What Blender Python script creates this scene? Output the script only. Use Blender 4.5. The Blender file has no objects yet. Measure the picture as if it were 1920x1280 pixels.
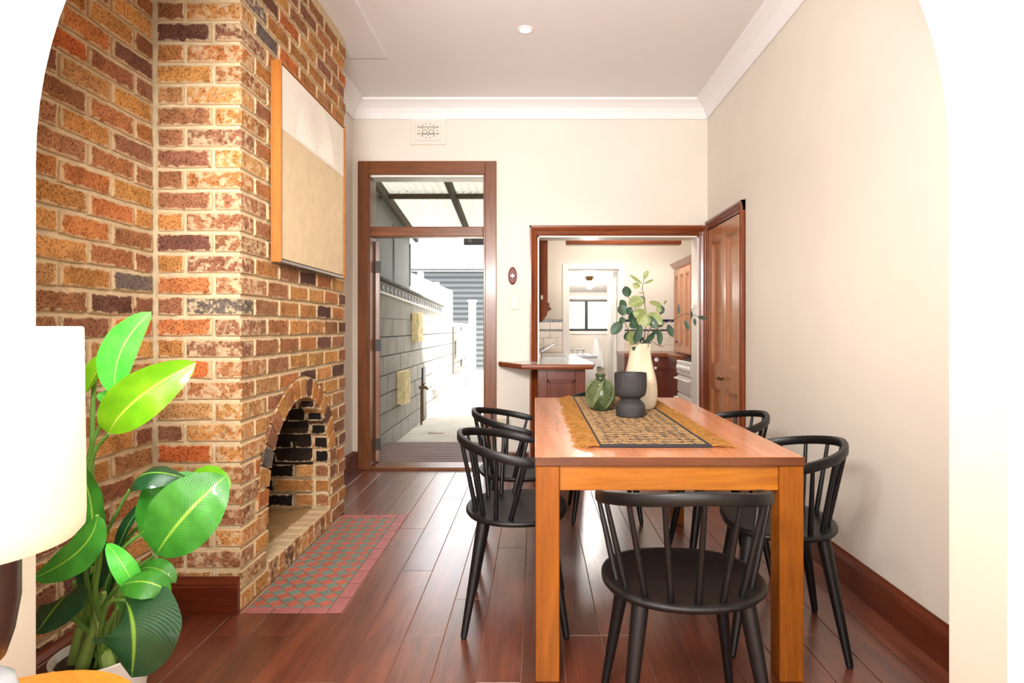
import bpy, bmesh, math, random
from math import pi, sin, cos, sqrt, radians as R
from mathutils import Vector, Matrix
random.seed(7)
S = bpy.context.scene
COL = S.collection
# ------------------------------------------------------------------ camera, world, light, exposure
F, EYE = 1100.0, 1.18
cd = bpy.data.cameras.new('camera'); cam = bpy.data.objects.new('camera', cd); COL.objects.link(cam)
cam.location = (0, 0, EYE); cam.rotation_euler = (pi/2, 0, 0)
cd.sensor_width = 36; cd.lens = F/1920*36; cd.clip_start = .05; cd.clip_end = 200
cd.shift_x = -43/1920; cd.shift_y = -26/1920
S.camera = cam
S.view_settings.view_transform = 'Standard'; S.view_settings.look = 'None'
S.view_settings.exposure = 0.36; S.view_settings.gamma = 1; S.view_settings.use_curve_mapping = False
W = bpy.data.worlds.new('world'); S.world = W; W.use_nodes = True
bg = W.node_tree.nodes['Background']; bg.inputs[0].default_value = (.93, .96, 1, 1); bg.inputs[1].default_value = 3.6
def light(name, kind, loc, target=None, power=100, color=(1,1,1), size=1, size_y=None, spot=None, blend=.5):
    l = bpy.data.lights.new(name, kind); l.energy = power; l.color = color
    if kind == 'AREA':
        l.shape = 'RECTANGLE' if size_y else 'DISK'; l.size = size
        if size_y: l.size_y = size_y
    elif kind != 'SUN': l.shadow_soft_size = size
    if kind == 'SPOT': l.spot_size = spot; l.spot_blend = blend
    o = bpy.data.objects.new(name, l); COL.objects.link(o); o.location = loc
    if target: o.rotation_euler = (Vector(target)-Vector(loc)).to_track_quat('-Z', 'Y').to_euler()
    return o
sun = light('sun', 'SUN', (6, -2, 9), power=12.0, color=(1, .95, .86), size=1)
sun.data.angle = R(1.2); sun.rotation_euler = Vector((-.38, .30, -1)).to_track_quat('-Z', 'Y').to_euler()
# unseen fill light added behind the camera to brighten the room
light('front_window_light', 'AREA', (.1, -2.85, 1.65), (.1, 3, 1.55), 165, (1, .97, .93), 3.6, 2.2)
# ceiling downlights (one is in view)
DL = [(-.06, 3.68), (-.06, 2.0)]
for i, (x, y) in enumerate(DL):
    light('downlight_lamp', 'SPOT', (x, y, 3.02), (x, y, 0), 30, (1, .9, .76), .04, spot=R(120), blend=.6)
light('kitchen_ceiling_light', 'AREA', (.9, 6.0, 2.62), (.9, 6.0, 0), 26, (1, .94, .84), .6)  # added overhead fill to brighten the kitchen, no fixture there
light('bounced_flash', 'AREA', (-.5, .2, 1.95), (-.5, 2.2, 3.05), 122, (1, .98, .97), .7, .5)  # unseen area light added to brighten the ceiling
light('laundry_light', 'POINT', (.742, 8.0, 1.66), None, 20, (1, .95, .88), .06)
# ------------------------------------------------------------------ helpers
def at(px, py, Y): return Vector(((px-1003)/F*Y, Y, EYE-(py-614)/F*Y))
def lin(c): return tuple(((v/255)/12.92 if v/255 <= .04045 else ((v/255+.055)/1.055)**2.4) for v in c)+(1,)
def link(name, me, m=None, parent=None, loc=None, rz=0):
    o = bpy.data.objects.new(name, me); COL.objects.link(o)
    if m: me.materials.clear(); me.materials.append(m)
    if parent is not None: o.parent = parent
    if loc is not None: o.location = loc
    elif parent is not None: o.location = -Vector(parent.location) if parent.get('_w') else (0,0,0)
    o.rotation_euler[2] = rz
    return o
def tag(o, label, cat, group=None, kind=None):
    if label: o['label'] = label
    if cat: o['category'] = cat
    if group: o['group'] = group
    if kind: o['kind'] = kind
    return o
def root(name, loc, label=None, cat=None, group=None, world=True, kind=None):
    o = bpy.data.objects.new(name, None); COL.objects.link(o); o.location = loc; o.empty_display_size = .1
    if world: o['_w'] = 1
    return tag(o, label, cat, group, kind)
def struct(o, label=None): o['kind'] = 'structure'; o['label'] = label or o['label'] if label else ''; return o
def mesh(name, vs, fs, smooth=False):
    me = bpy.data.meshes.new(name); me.from_pydata([tuple(v) for v in vs], [], fs)
    me.update()
    if smooth: me.polygons.foreach_set('use_smooth', [True]*len(me.polygons))
    return me
class MB:
    def __init__(s): s.v = []; s.f = []; s.sm = []
    def add(s, vs, fs, sm=False):
        n = len(s.v); s.v += [tuple(v) for v in vs]; s.f += [tuple(i+n for i in f) for f in fs]; s.sm += [sm]*len(fs); return s
    def box(s, x0, x1, y0, y1, z0, z1, b=0):
        if x0 > x1: x0, x1 = x1, x0
        if y0 > y1: y0, y1 = y1, y0
        if z0 > z1: z0, z1 = z1, z0
        b = min(b, (x1-x0)*.45, (y1-y0)*.45, (z1-z0)*.45)
        if b <= 0:
            return s.add([(x,y,z) for x in (x0,x1) for y in (y0,y1) for z in (z0,z1)],
                  [(0,1,3,2),(4,6,7,5),(0,4,5,1),(2,3,7,6),(0,2,6,4),(1,5,7,3)])
        bm = bmesh.new(); bmesh.ops.create_cube(bm, size=1)
        for v in bm.verts: v.co = ((x0+x1)/2+v.co.x*(x1-x0), (y0+y1)/2+v.co.y*(y1-y0), (z0+z1)/2+v.co.z*(z1-z0))
        bmesh.ops.bevel(bm, geom=bm.edges[:], offset=b, segments=1, affect='EDGES')
        bm.verts.index_update()
        s.add([v.co[:] for v in bm.verts], [tuple(v.index for v in f.verts) for f in bm.faces]); bm.free(); return s
    def tube(s, pts, rad, n=8, cap=True):
        pts = [Vector(p) for p in pts]; m = len(pts)
        if not hasattr(rad, '__len__'): rad = [rad]*m
        vs = []; ref = None
        for i, p in enumerate(pts):
            t = (pts[min(i+1, m-1)]-pts[max(i-1, 0)]).normalized()
            if ref is None: ref = t.orthogonal().normalized()
            ref = (ref-t*ref.dot(t)).normalized(); b = t.cross(ref)
            vs += [p+(ref*cos(2*pi*k/n)+b*sin(2*pi*k/n))*rad[i] for k in range(n)]
        fs = [(i*n+k, i*n+(k+1)%n, (i+1)*n+(k+1)%n, (i+1)*n+k) for i in range(m-1) for k in range(n)]
        if cap: fs += [tuple(range(n))[::-1], tuple((m-1)*n+k for k in range(n))]
        return s.add(vs, fs, True)
    def lathe(s, prof, c=(0,0,0), n=32, flute=None, cap=True):
        vs = []; m = len(prof)
        for r, z in prof:
            for k in range(n):
                a = 2*pi*k/n; rr = r*(flute(a, z) if flute else 1)
                vs.append((c[0]+rr*cos(a), c[1]+rr*sin(a), c[2]+z))
        fs = [(i*n+k, i*n+(k+1)%n, (i+1)*n+(k+1)%n, (i+1)*n+k) for i in range(m-1) for k in range(n)]
        if cap: fs += [tuple(range(n))[::-1], tuple((m-1)*n+k for k in range(n))]
        return s.add(vs, fs, True)
    def prism(s, poly, a, b, axis='y'):           # poly in the two other axes (in x,y,z order), extruded from a to b
        n = len(poly)
        def P(u, v, w): return {'x': (w, u, v), 'y': (u, w, v), 'z': (u, v, w)}[axis]
        vs = [P(u, v, a) for u, v in poly]+[P(u, v, b) for u, v in poly]
        fs = [tuple(range(n)), tuple(range(2*n-1, n-1, -1))]+[(i, i+n, (i+1) % n+n, (i+1) % n) for i in range(n)]
        return s.add(vs, fs)
    def sweep(s, pts, sec, up=Vector((0,0,1)), cap=True):     # sec: list of (side, up) offsets or function(i)
        pts = [Vector(p) for p in pts]; m = len(pts); vs = []
        for i, p in enumerate(pts):
            t = (pts[min(i+1, m-1)]-pts[max(i-1, 0)]).normalized()
            sd = t.cross(up).normalized(); u2 = sd.cross(t)
            q = sec(i/(m-1)) if callable(sec) else sec
            vs += [p+sd*a+u2*b for a, b in q]
        n = len(q)
        fs = [(i*n+k, i*n+(k+1)%n, (i+1)*n+(k+1)%n, (i+1)*n+k) for i in range(m-1) for k in range(n)]
        if cap: fs += [tuple(range(n))[::-1], tuple((m-1)*n+k for k in range(n))]
        return s.add(vs, fs, True)
    def build(s, name, m=None, parent=None, loc=None, rz=0, fix=True, auto=40):
        me = bpy.data.meshes.new(name); me.from_pydata(s.v, [], s.f); me.update()
        if fix:
            bm = bmesh.new(); bm.from_mesh(me); bmesh.ops.recalc_face_normals(bm, faces=bm.faces); 
            if any(s.sm):
                for f in bm.faces: f.smooth = True
                for e in bm.edges:
                    if len(e.link_faces) == 2 and e.calc_face_angle(0) > R(auto): e.smooth = False
            bm.to_mesh(me); bm.free()
        return link(name, me, m, parent, loc, rz)
# ------------------------------------------------------------------ materials
def newmat(name):
    m = bpy.data.materials.new(name); m.use_nodes = True; nt = m.node_tree
    return m, nt, nt.nodes['Principled BSDF']
def N(nt, t, **kw):
    n = nt.nodes.new(t)
    for k, v in kw.items():
        if k in n.inputs.keys() if hasattr(n.inputs, 'keys') else False: n.inputs[k].default_value = v
        else: setattr(n, k, v)
    return n
def ramp(nt, fac, stops):
    r = nt.nodes.new('ShaderNodeValToRGB'); e = r.color_ramp.elements
    e[0].position, e[0].color = stops[0]; e[1].position, e[1].color = stops[-1]
    for p, c in stops[1:-1]: q = e.new(p); q.color = c
    nt.links.new(fac, r.inputs[0]); return r
def mix(nt, fac, a, b, mode='MIX'):
    n = nt.nodes.new('ShaderNodeMix'); n.data_type = 'RGBA'; n.blend_type = mode
    for s_, v in ((n.inputs[0], fac), (n.inputs[6], a), (n.inputs[7], b)):
        if hasattr(v, 'is_output'): nt.links.new(v, s_)
        else: s_.default_value = v
    return n.outputs[2]
def bump(nt, h, b, dist=.01, st=.5):
    n = nt.nodes.new('ShaderNodeBump'); n.inputs['Strength'].default_value = st; n.inputs['Distance'].default_value = dist
    nt.links.new(h, n.inputs['Height']); nt.links.new(n.outputs[0], b.inputs['Normal'])
def noise(nt, vec, scale, detail=4, rough=.55, dist=0):
    n = nt.nodes.new('ShaderNodeTexNoise'); n.inputs['Scale'].default_value = scale; n.inputs['Detail'].default_value = detail
    n.inputs['Roughness'].default_value = rough; n.inputs['Distortion'].default_value = dist
    if vec is not None: nt.links.new(vec, n.inputs['Vector'])
    return n.outputs[0]
def pos(nt, sc=(1,1,1), obj=False, rnd=False):
    src = nt.nodes.new('ShaderNodeTexCoord').outputs['Object'] if obj else nt.nodes.new('ShaderNodeNewGeometry').outputs['Position']
    mp = nt.nodes.new('ShaderNodeMapping'); mp.inputs['Scale'].default_value = sc; nt.links.new(src, mp.inputs[0])
    if rnd:
        oi = nt.nodes.new('ShaderNodeObjectInfo'); mu = nt.nodes.new('ShaderNodeMath'); mu.operation = 'MULTIPLY'; mu.inputs[1].default_value = 37
        nt.links.new(oi.outputs['Random'], mu.inputs[0]); nt.links.new(mu.outputs[0], mp.inputs['Location'])
    return mp.outputs[0]
def plain(name, c, rough=.5, var=.0, scale=8, bmp=0, bscale=60, metal=0, spec=.5, obj=False, emit=0, coat=0):
    m, nt, b = newmat(name); col = lin(c)
    b.inputs['Roughness'].default_value = rough; b.inputs['Metallic'].default_value = metal; b.inputs['Specular IOR Level'].default_value = spec
    b.inputs['Base Color'].default_value = col; b.inputs['Coat Weight'].default_value = coat
    p = pos(nt, obj=obj)
    if var:
        n = noise(nt, p, scale); d = tuple(max(0, v*(1-var)) for v in col[:3])+(1,); u = tuple(min(1, v*(1+var)) for v in col[:3])+(1,)
        nt.links.new(ramp(nt, n, [(.3, d), (.7, u)]).outputs[0], b.inputs['Base Color'])
    if bmp: bump(nt, noise(nt, p, bscale, 3), b, bmp, .6)
    if emit: b.inputs['Emission Color'].default_value = col; b.inputs['Emission Strength'].default_value = emit
    return m
def wood(name, c1, c2, axis='x', scale=1., rough=.35, obj=True, rnd=True, knots=0, spec=.5, coat=0, tint=0, flecks=0):
    m, nt, b = newmat(name)
    st = {'x': (1.2, 14, 14), 'y': (14, 1.2, 14), 'z': (14, 14, 1.2)}[axis]
    p = pos(nt, tuple(v*scale for v in st), obj=obj, rnd=rnd)
    n1 = noise(nt, p, 1.6, 6, .62, 1.3); n2 = noise(nt, p, 9, 5, .7)
    a, c = lin(c1), lin(c2); mid = tuple((x+y)/2 for x, y in zip(a, c))
    cr = ramp(nt, n1, [(.25, a), (.5, mid), (.75, c)]).outputs[0]
    g = ramp(nt, n2, [(.3, (.72,.68,.64,1)), (.6, (1,1,1,1))]).outputs[0]
    out = mix(nt, .75, cr, g, 'MULTIPLY')
    if tint:
        oi = nt.nodes.new('ShaderNodeObjectInfo')
        t = ramp(nt, oi.outputs['Random'], [(0, (1-tint, 1-tint, 1-tint, 1)), (1, (1, 1, 1, 1))]).outputs[0]
        out = mix(nt, 1.0, out, t, 'MULTIPLY')
    if flecks:
        fk = ramp(nt, noise(nt, pos(nt, (150, 50, 150)), 1.2, 3, .6, 1), [(.70, (0,0,0,1)), (.76, (.75,.75,.75,1))]).outputs[0]
        out = mix(nt, fk, out, lin((190,130,100)))
        rr = ramp(nt, noise(nt, pos(nt, (5, 2.5, 5)), 1.7, 3, .5, 0), [(.2, (.17,)*3+(1,)), (.8, (.32,)*3+(1,))]).outputs[0]
        b.inputs['Coat Roughness'].default_value = .23
        blot = ramp(nt, noise(nt, pos(nt, (3, 1.5, 3)), 2.3, 3, .5, 0), [(.3, (.78,.74,.72,1)), (.65, (1.06,1.05,1.04,1))]).outputs[0]
        out = mix(nt, 1.0, out, blot, 'MULTIPLY')
    nt.links.new(out, b.inputs['Base Color'])
    b.inputs['Roughness'].default_value = rough; b.inputs['Specular IOR Level'].default_value = spec; b.inputs['Coat Weight'].default_value = coat
    if not flecks: b.inputs['Coat Roughness'].default_value = .15
    bump(nt, n2, b, .0012, .35)
    return m
def glassmat(name, tintc=(.97,.99,.98,1), rough=0):
    m, nt, b = newmat(name)
    b.inputs['Base Color'].default_value = tintc; b.inputs['Transmission Weight'].default_value = 1; b.inputs['Roughness'].default_value = rough; b.inputs['IOR'].default_value = 1.45
    return m
def brickmat(name='old_brick', xw=.10, zw=.24):
    m, nt, b = newmat(name); L = nt.links
    oi = nt.nodes.new('ShaderNodeObjectInfo'); p = pos(nt)
    n1 = noise(nt, p, 9, 6, .65, .6); n2 = noise(nt, p, 130, 3, .6); n3 = noise(nt, p, 34, 5, .7)
    c = mix(nt, 1.0, oi.outputs['Color'], ramp(nt, n1, [(.28, (.62,.56,.52,1)), (.5, (1,1,1,1)), (.72, (1.25,1.25,1.2,1))]).outputs[0], 'MULTIPLY')
    c = mix(nt, 1.0, c, ramp(nt, n2, [(.36, (.42,.34,.30,1)), (.5, (1,1,1,1)), (.8, (1.15,1.12,1.05,1))]).outputs[0], 'MULTIPLY')
    # mortar smears creeping in from the edges of each brick
    tc = nt.nodes.new('ShaderNodeTexCoord'); sp = nt.nodes.new('ShaderNodeSeparateXYZ'); L.new(tc.outputs['Generated'], sp.inputs[0])
    def edge(o, w):
        a = nt.nodes.new('ShaderNodeMath'); a.operation = 'SUBTRACT'; L.new(o, a.inputs[0]); a.inputs[1].default_value = .5
        q = nt.nodes.new('ShaderNodeMath'); q.operation = 'ABSOLUTE'; L.new(a.outputs[0], q.inputs[0])
        r = nt.nodes.new('ShaderNodeMapRange'); L.new(q.outputs[0], r.inputs[0]); r.inputs[1].default_value = .5-w; r.inputs[2].default_value = .5; return r.outputs[0]
    mx = nt.nodes.new('ShaderNodeMath'); mx.operation = 'MAXIMUM'; L.new(edge(sp.outputs[0], xw), mx.inputs[0]) if xw else None; L.new(edge(sp.outputs[2], zw), mx.inputs[1])
    ad = nt.nodes.new('ShaderNodeMath'); ad.operation = 'MULTIPLY_ADD'; L.new(mx.outputs[0], ad.inputs[0]); ad.inputs[1].default_value = .46; L.new(n3, ad.inputs[2])
    f = ramp(nt, ad.outputs[0], [(.71, (0,0,0,1)), (.82, (1,1,1,1))]).outputs[0]
    f2 = mix(nt, 1, f, (.8,.8,.8,1), 'MULTIPLY')
    oa = mix(nt, f2, c, lin((205,180,142)))
    L.new(oa, b.inputs['Base Color']); b.inputs['Roughness'].default_value = .9; b.inputs['Specular IOR Level'].default_value = .2
    h = nt.nodes.new('ShaderNodeMath'); h.operation = 'ADD'; L.new(n2, h.inputs[0]); L.new(n3, h.inputs[1]); bump(nt, h.outputs[0], b, .006, .7)
    return m
def stripes(name, c1, c2, axis, period, rough=.5, bmp=.004, rnd=0):
    m, nt, b = newmat(name)
    w = nt.nodes.new('ShaderNodeTexWave'); w.bands_direction = axis; w.inputs['Scale'].default_value = .314/period; w.inputs['Distortion'].default_value = rnd
    nt.links.new(pos(nt), w.inputs[0]); nt.links.new(ramp(nt, w.outputs[1], [(.2, lin(c1)), (.8, lin(c2))]).outputs[0], b.inputs['Base Color'])
    b.inputs['Roughness'].default_value = rough; bump(nt, w.outputs[1], b, bmp, .5); return m
def leafmat(name, c1, c2, rib, k=26, rough=.32):
    m, nt, b = newmat(name); L = nt.links
    uv = nt.nodes.new('ShaderNodeUVMap'); sp = nt.nodes.new('ShaderNodeSeparateXYZ'); L.new(uv.outputs[0], sp.inputs[0])
    a = nt.nodes.new('ShaderNodeMath'); a.operation = 'SUBTRACT'; L.new(sp.outputs[0], a.inputs[0]); a.inputs[1].default_value = .5
    q = nt.nodes.new('ShaderNodeMath'); q.operation = 'ABSOLUTE'; L.new(a.outputs[0], q.inputs[0])
    v = nt.nodes.new('ShaderNodeMath'); v.operation = 'MULTIPLY_ADD'; L.new(q.outputs[0], v.inputs[0]); v.inputs[1].default_value = -.7; L.new(sp.outputs[1], v.inputs[2])
    vs_ = nt.nodes.new('ShaderNodeMath'); vs_.operation = 'MULTIPLY'; L.new(v.outputs[0], vs_.inputs[0]); vs_.inputs[1].default_value = k*2*pi
    sn = nt.nodes.new('ShaderNodeMath'); sn.operation = 'SINE'; L.new(vs_.outputs[0], sn.inputs[0])
    base = ramp(nt, noise(nt, pos(nt), 14, 3), [(.3, lin(c1)), (.7, lin(c2))]).outputs[0]
    vein = ramp(nt, sn.outputs[0], [(.0, (.93,.93,.9,1)), (.95, (1,1,1,1)), (1, (1.1,1.1,1.02,1))]).outputs[0]
    c = mix(nt, .7, base, vein, 'MULTIPLY')
    rb = ramp(nt, q.outputs[0], [(.012, (1,1,1,1)), (.028, (0,0,0,1))]).outputs[0]
    c = mix(nt, rb, c, lin(rib))
    L.new(c, b.inputs['Base Color']); b.inputs['Roughness'].default_value = rough; b.inputs['Coat Weight'].default_value = .2
    b.inputs['Subsurface Weight'].default_value = 0; 
    tr = nt.nodes.new('ShaderNodeBsdfTranslucent'); L.new(c, tr.inputs[0]); ms = nt.nodes.new('ShaderNodeMixShader'); ms.inputs[0].default_value = .22
    L.new(b.outputs[0], ms.inputs[1]); L.new(tr.outputs[0], ms.inputs[2]); L.new(ms.outputs[0], nt.nodes['Material Output'].inputs[0])
    bump(nt, sn.outputs[0], b, .0006, .3)
    return m
M = {}
M['wall'] = plain('cream_wall_paint', (228,220,208), .55, .02, 2.5, .0006, 90, spec=.35)
M['ceil'] = plain('white_ceiling_paint', (232,229,228), .5, .01, 2, spec=.3)
M['white'] = plain('white_paint', (240,236,228), .4)
M['arch'] = plain('arch_plaster', (228,222,210), .6, .015, 3, .001, 40, spec=.3)
M['crown'] = plain('cornice_white', (240,238,238), .5)
M['trim'] = wood('cedar_trim', (92,38,10), (150,72,24), 'z', 1, .3, coat=.3)
M['bboard'] = wood('baseboard_redwood', (70,26,12), (112,46,22), 'x', 1, .3, coat=.4)
M['bboardy'] = wood('baseboard_redwood_along', (78,30,14), (118,54,26), 'y', 1, .3, coat=.4)
M['trimx'] = wood('cedar_trim_across', (92,38,10), (150,72,24), 'x', 1, .3, coat=.3)
M['trimy'] = wood('cedar_trim_along', (84,36,16), (134,62,28), 'y', 1, .3, coat=.3)
M['dtrim'] = wood('walnut_trim', (92,50,22), (138,80,38), 'z', 1, .35, coat=.2)
M['dtrimx'] = wood('walnut_trim_across', (92,50,22), (138,80,38), 'x', 1, .35, coat=.2)
M['cedar'] = wood('cedar_panel', (162,98,58), (204,142,96), 'z', 1, .3, coat=.4)
M['cab'] = wood('cabinet_redwood', (86,34,18), (128,58,30), 'z', 1, .3, coat=.3)
M['cabx'] = wood('cabinet_redwood_across', (110,50,24), (160,86,44), 'x', 1, .3, coat=.3)
M['floor'] = wood('red_floorboard', (88,38,24), (146,80,54), 'y', .6, .34, tint=.34, coat=1.0, spec=.8, flecks=1)
M['top'] = wood('tabletop_wood', (186,112,74), (222,150,106), 'y', .55, .26, coat=.45)
M['topedge'] = wood('tabletop_edge_wood', (72,36,14), (112,60,28), 'x', .6, .4)
M['leg'] = wood('table_leg_teak', (116,60,6), (158,90,14), 'z', .7, .42, coat=.05, spec=.35)
M['apron'] = wood('table_apron_teak', (140,78,10), (184,112,20), 'x', .7, .36, coat=.15)
M['apron_y'] = wood('table_apron_side', (120,58,14), (156,82,24), 'y', .7, .36)
M['black'] = plain('black_lacquer', (12,12,14), .42, .25, 30, spec=.4, obj=True)
M['matblack'] = plain('charcoal_ceramic', (46,44,44), .62)
M['mortar'] = plain('lime_mortar', (200,180,146), .95, .16, 22, .006, 70, spec=.1)
M['soot'] = plain('sooty_mortar', (40,32,27), .95, .3, 10, .006, 60, spec=.1)
M['brick'] = brickmat(); M['brickc'] = brickmat('old_corner_brick', 0, .24)
M['sidemortar'] = plain('smoked_mortar', (140,116,86), .95, .35, 9, .006, 60, spec=.1)
M['slab'] = plain('worn_hearth_slab', (150,116,74), .85, .35, 9, .006, 40)
M['tred'] = plain('terracotta_tile', (172,92,76), .42, .14, 12)
M['tgreen'] = plain('grey_green_tile', (108,124,112), .42, .14, 12)
M['tpink'] = plain('plum_border_tile', (164,100,98), .42, .12, 12)
M['grout'] = plain('dark_grout', (78,52,46), .9)
M['gap'] = plain('board_joint', (190,140,112), .9)
M['oakframe'] = wood('art_frame_oak', (150,86,24), (186,118,44), 'z', .8, .5)
M['oak'] = wood('orange_oak', (196,116,30), (226,146,48), 'z', .8, .45)
M['canvas1'] = plain('ivory_plaster_art', (232,224,210), .85, .04, 5, .002, 50)
M['canvas2'] = plain('sand_plaster_art', (214,192,156), .9, .07, 16, .002, 60)
M['silver'] = plain('brushed_silver', (190,188,186), .3, metal=1)
M['chrome'] = plain('chrome', (210,210,214), .12, metal=1)
M['knob'] = plain('ceramic_knob', (238,234,222), .25)
M['dark'] = plain('dark_metal', (38,34,34), .5)
M['brass'] = plain('aged_brass', (120,88,50), .35, metal=.7)
M['glass'] = glassmat('clear_glass')
M['globe'] = plain('opal_glass', (250,244,228), .2, emit=.5)
M['lampon'] = plain('lit_diffuser', (255,246,225), .5, emit=14)
M['plastic'] = plain('white_plastic', (208,198,172), .35)
M['cabmatte'] = wood('dark_shelf_timber', (92,44,24), (126,66,38), 'z', 1, .7, spec=.2)
M['maroon'] = plain('maroon_plaque', (112,52,44), .5, .15, 30)
M['laminate'] = plain('grey_laminate', (176,184,188), .16, .03, 60, spec=.7)
M['tile_w'] = plain('white_glazed_tile', (238,228,210), .15)
M['tile_n'] = plain('navy_glazed_tile', (34,42,78), .15)
M['enamel'] = plain('white_enamel', (238,236,232), .22)
M['ovenglass'] = plain('oven_dark_glass', (30,24,24), .1)
M['steel'] = plain('sink_steel', (180,184,188), .22, metal=1)
M['towel'] = plain('white_towel', (246,246,246), .95, .03, 60, .004, 200)
M['block'] = plain('grey_blockwork', (158,154,146), .9, .12, 5, .006, 60)
M['blockm'] = plain('block_joint', (104,100,94), .95)
M['clad'] = plain('grey_painted_sheet', (140,142,140), .8, .12, 3)
M['concrete'] = plain('concrete_path', (196,190,176), .9, .12, 3, .004, 30)
M['deck'] = wood('weathered_deck', (104,80,76), (150,124,118), 'x', 1, .7)
M['rafter'] = wood('dark_rafter', (52,44,38), (84,72,60), 'y', 1, .8)
M['offwhite'] = plain('white_fence_paint', (240,238,232), .6)
M['rock'] = plain('sunlit_rough_block', (224,208,160), .9, .2, 14, .02, 30)
M['jute'] = plain('golden_jute', (152,104,42), .9, .4, 120)
M['jute2'] = plain('jute_cord', (176,138,88), .9, .25, 90)
M['cordb'] = plain('black_cord', (40,36,40), .85)
M['beige'] = plain('beige_stoneware', (202,188,162), .75, .05, 12, .0006, 120)
M['pot'] = plain('white_pot', (236,234,228), .35)
M['soil'] = plain('potting_soil', (60,42,30), .95, .3, 60, .01, 80)
M['gravel'] = M['soil']
M['navyceramic'] = plain('bronze_lamp_base', (74,56,50), .28, .25, 9, metal=.25)
M['paleblue'] = plain('pale_blue_ceramic', (206,216,232), .25)
M['leaf1'] = leafmat('banana_leaf_green', (44,120,34), (70,156,50), (150,196,70))
M['leaf2'] = leafmat('banana_leaf_lime', (96,168,16), (132,196,30), (190,216,80))
M['leaf3'] = leafmat('banana_leaf_dark', (22,66,38), (36,92,50), (130,180,60))
M['leaf4'] = leafmat('banana_leaf_bright', (70,200,60), (104,220,84), (160,226,110))
M['stem'] = plain('plant_stem_green', (96,140,56), .45, .2, 20)
M['sheath'] = plain('plant_sheath', (134,164,84), .5, .2, 20)
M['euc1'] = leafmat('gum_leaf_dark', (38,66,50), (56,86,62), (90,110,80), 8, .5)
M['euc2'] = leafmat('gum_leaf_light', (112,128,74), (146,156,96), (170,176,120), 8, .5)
M['twig'] = plain('brown_twig', (82,62,50), .7)
def shade_mat():
    m, nt, b = newmat('linen_lampshade'); b.inputs['Base Color'].default_value = lin((250,246,238)); b.inputs['Roughness'].default_value = .9
    tr = nt.nodes.new('ShaderNodeBsdfTranslucent'); tr.inputs[0].default_value = lin((252,246,232)); ms = nt.nodes.new('ShaderNodeMixShader'); ms.inputs[0].default_value = .5
    nt.links.new(b.outputs[0], ms.inputs[1]); nt.links.new(tr.outputs[0], ms.inputs[2]); nt.links.new(ms.outputs[0], nt.nodes['Material Output'].inputs[0]); return m
M['shade'] = shade_mat()
def roofsheet():
    m, nt, b = newmat('fibreglass_sheet'); c = lin((236,236,231)); b.inputs['Base Color'].default_value = c; b.inputs['Roughness'].default_value = .5
    tr = nt.nodes.new('ShaderNodeBsdfTranslucent'); tr.inputs[0].default_value = lin((240,240,234)); ms = nt.nodes.new('ShaderNodeMixShader'); ms.inputs[0].default_value = .3
    nt.links.new(b.outputs[0], ms.inputs[1]); nt.links.new(tr.outputs[0], ms.inputs[2]); nt.links.new(ms.outputs[0], nt.nodes['Material Output'].inputs[0]); return m
M['sheet'] = roofsheet()
M['lapboard'] = stripes('grey_weatherboard', (58,62,64), (98,102,104), 'Z', .16, .6, .01)
# ------------------------------------------------------------------ room shell
CE, YB, XR, XL = 3.05, 4.88, 1.436, -1.58
YK = 7.0
def st(name, mb, m, parent=None, **k):
    o = mb.build(name, m, parent, **k)
    if parent is None: o['kind'] = 'structure'
    return o
ceiling = st('ceiling', MB().box(-2.6, 2.6, -3.1, 4.9, CE, CE+.1), M['ceil'])
fl = st('floor', MB().box(-2.6, 2.6, -3.1, YB+.18, -.12, -.0045), M['gap'])
XA0, XA1, AY0, AY1 = -1.106, .918, 1.14, 1.30; AR = (XA1-XA0)/2; AC = (XA0+XA1)/2; AS = 1.545
arch = [(-2.6, 0), (XA0, 0), (XA0, AS)]+[(AC-AR*cos(pi*k/48), AS+AR*sin(pi*k/48)) for k in range(1, 48)]+[(XA1, AS), (XA1, 0), (2.6, 0), (2.6, CE), (-2.6, CE)]
wf = st('wall_front', MB().prism(arch, AY0, AY1, 'y'), M['arch'])
st('wall_right', MB().box(XR, XR+.1, AY1, 4.0, 0, CE).box(XR, XR+.1, 4.0, YB+.18, 2.06, CE).box(XR+.1, XR+.14, 3.9, YB+.18, 0, 2.1), M['wall'])
# back wall with the yard door and kitchen opening
D0, D1, K0, K1, KT = -1.385, -.408, .022, 1.362, 1.943
wb = MB().box(-1.75, D0, YB, YB+.18, 0, CE).box(D0, D1, YB, YB+.18, 2.45, CE).box(D1, K0, YB, YB+.18, 0, CE).box(K0, K1, YB, YB+.18, KT, CE).box(K1, 2.15, YB, YB+.18, 0, CE)
st('wall_back', wb, M['wall'])
st('wall_left', MB().box(-1.75, XL-.012, AY1, 2.44, 0, CE), M['mortar'])
st('wall_alcove', MB().box(-1.75, -1.517, 3.78, YB, 0, CE), M['wall'])
# front room behind the camera
st('wall_living_left', MB().box(-2.7, -2.6, -3.1, AY0, 0, CE), M['wall'])
st('wall_living_right', MB().box(2.6, 2.7, -3.1, AY0, 0, CE), M['wall'])
st('wall_living_back', MB().box(-2.7, 2.7, -3.2, -3.1, 0, CE), M['wall'])
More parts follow.
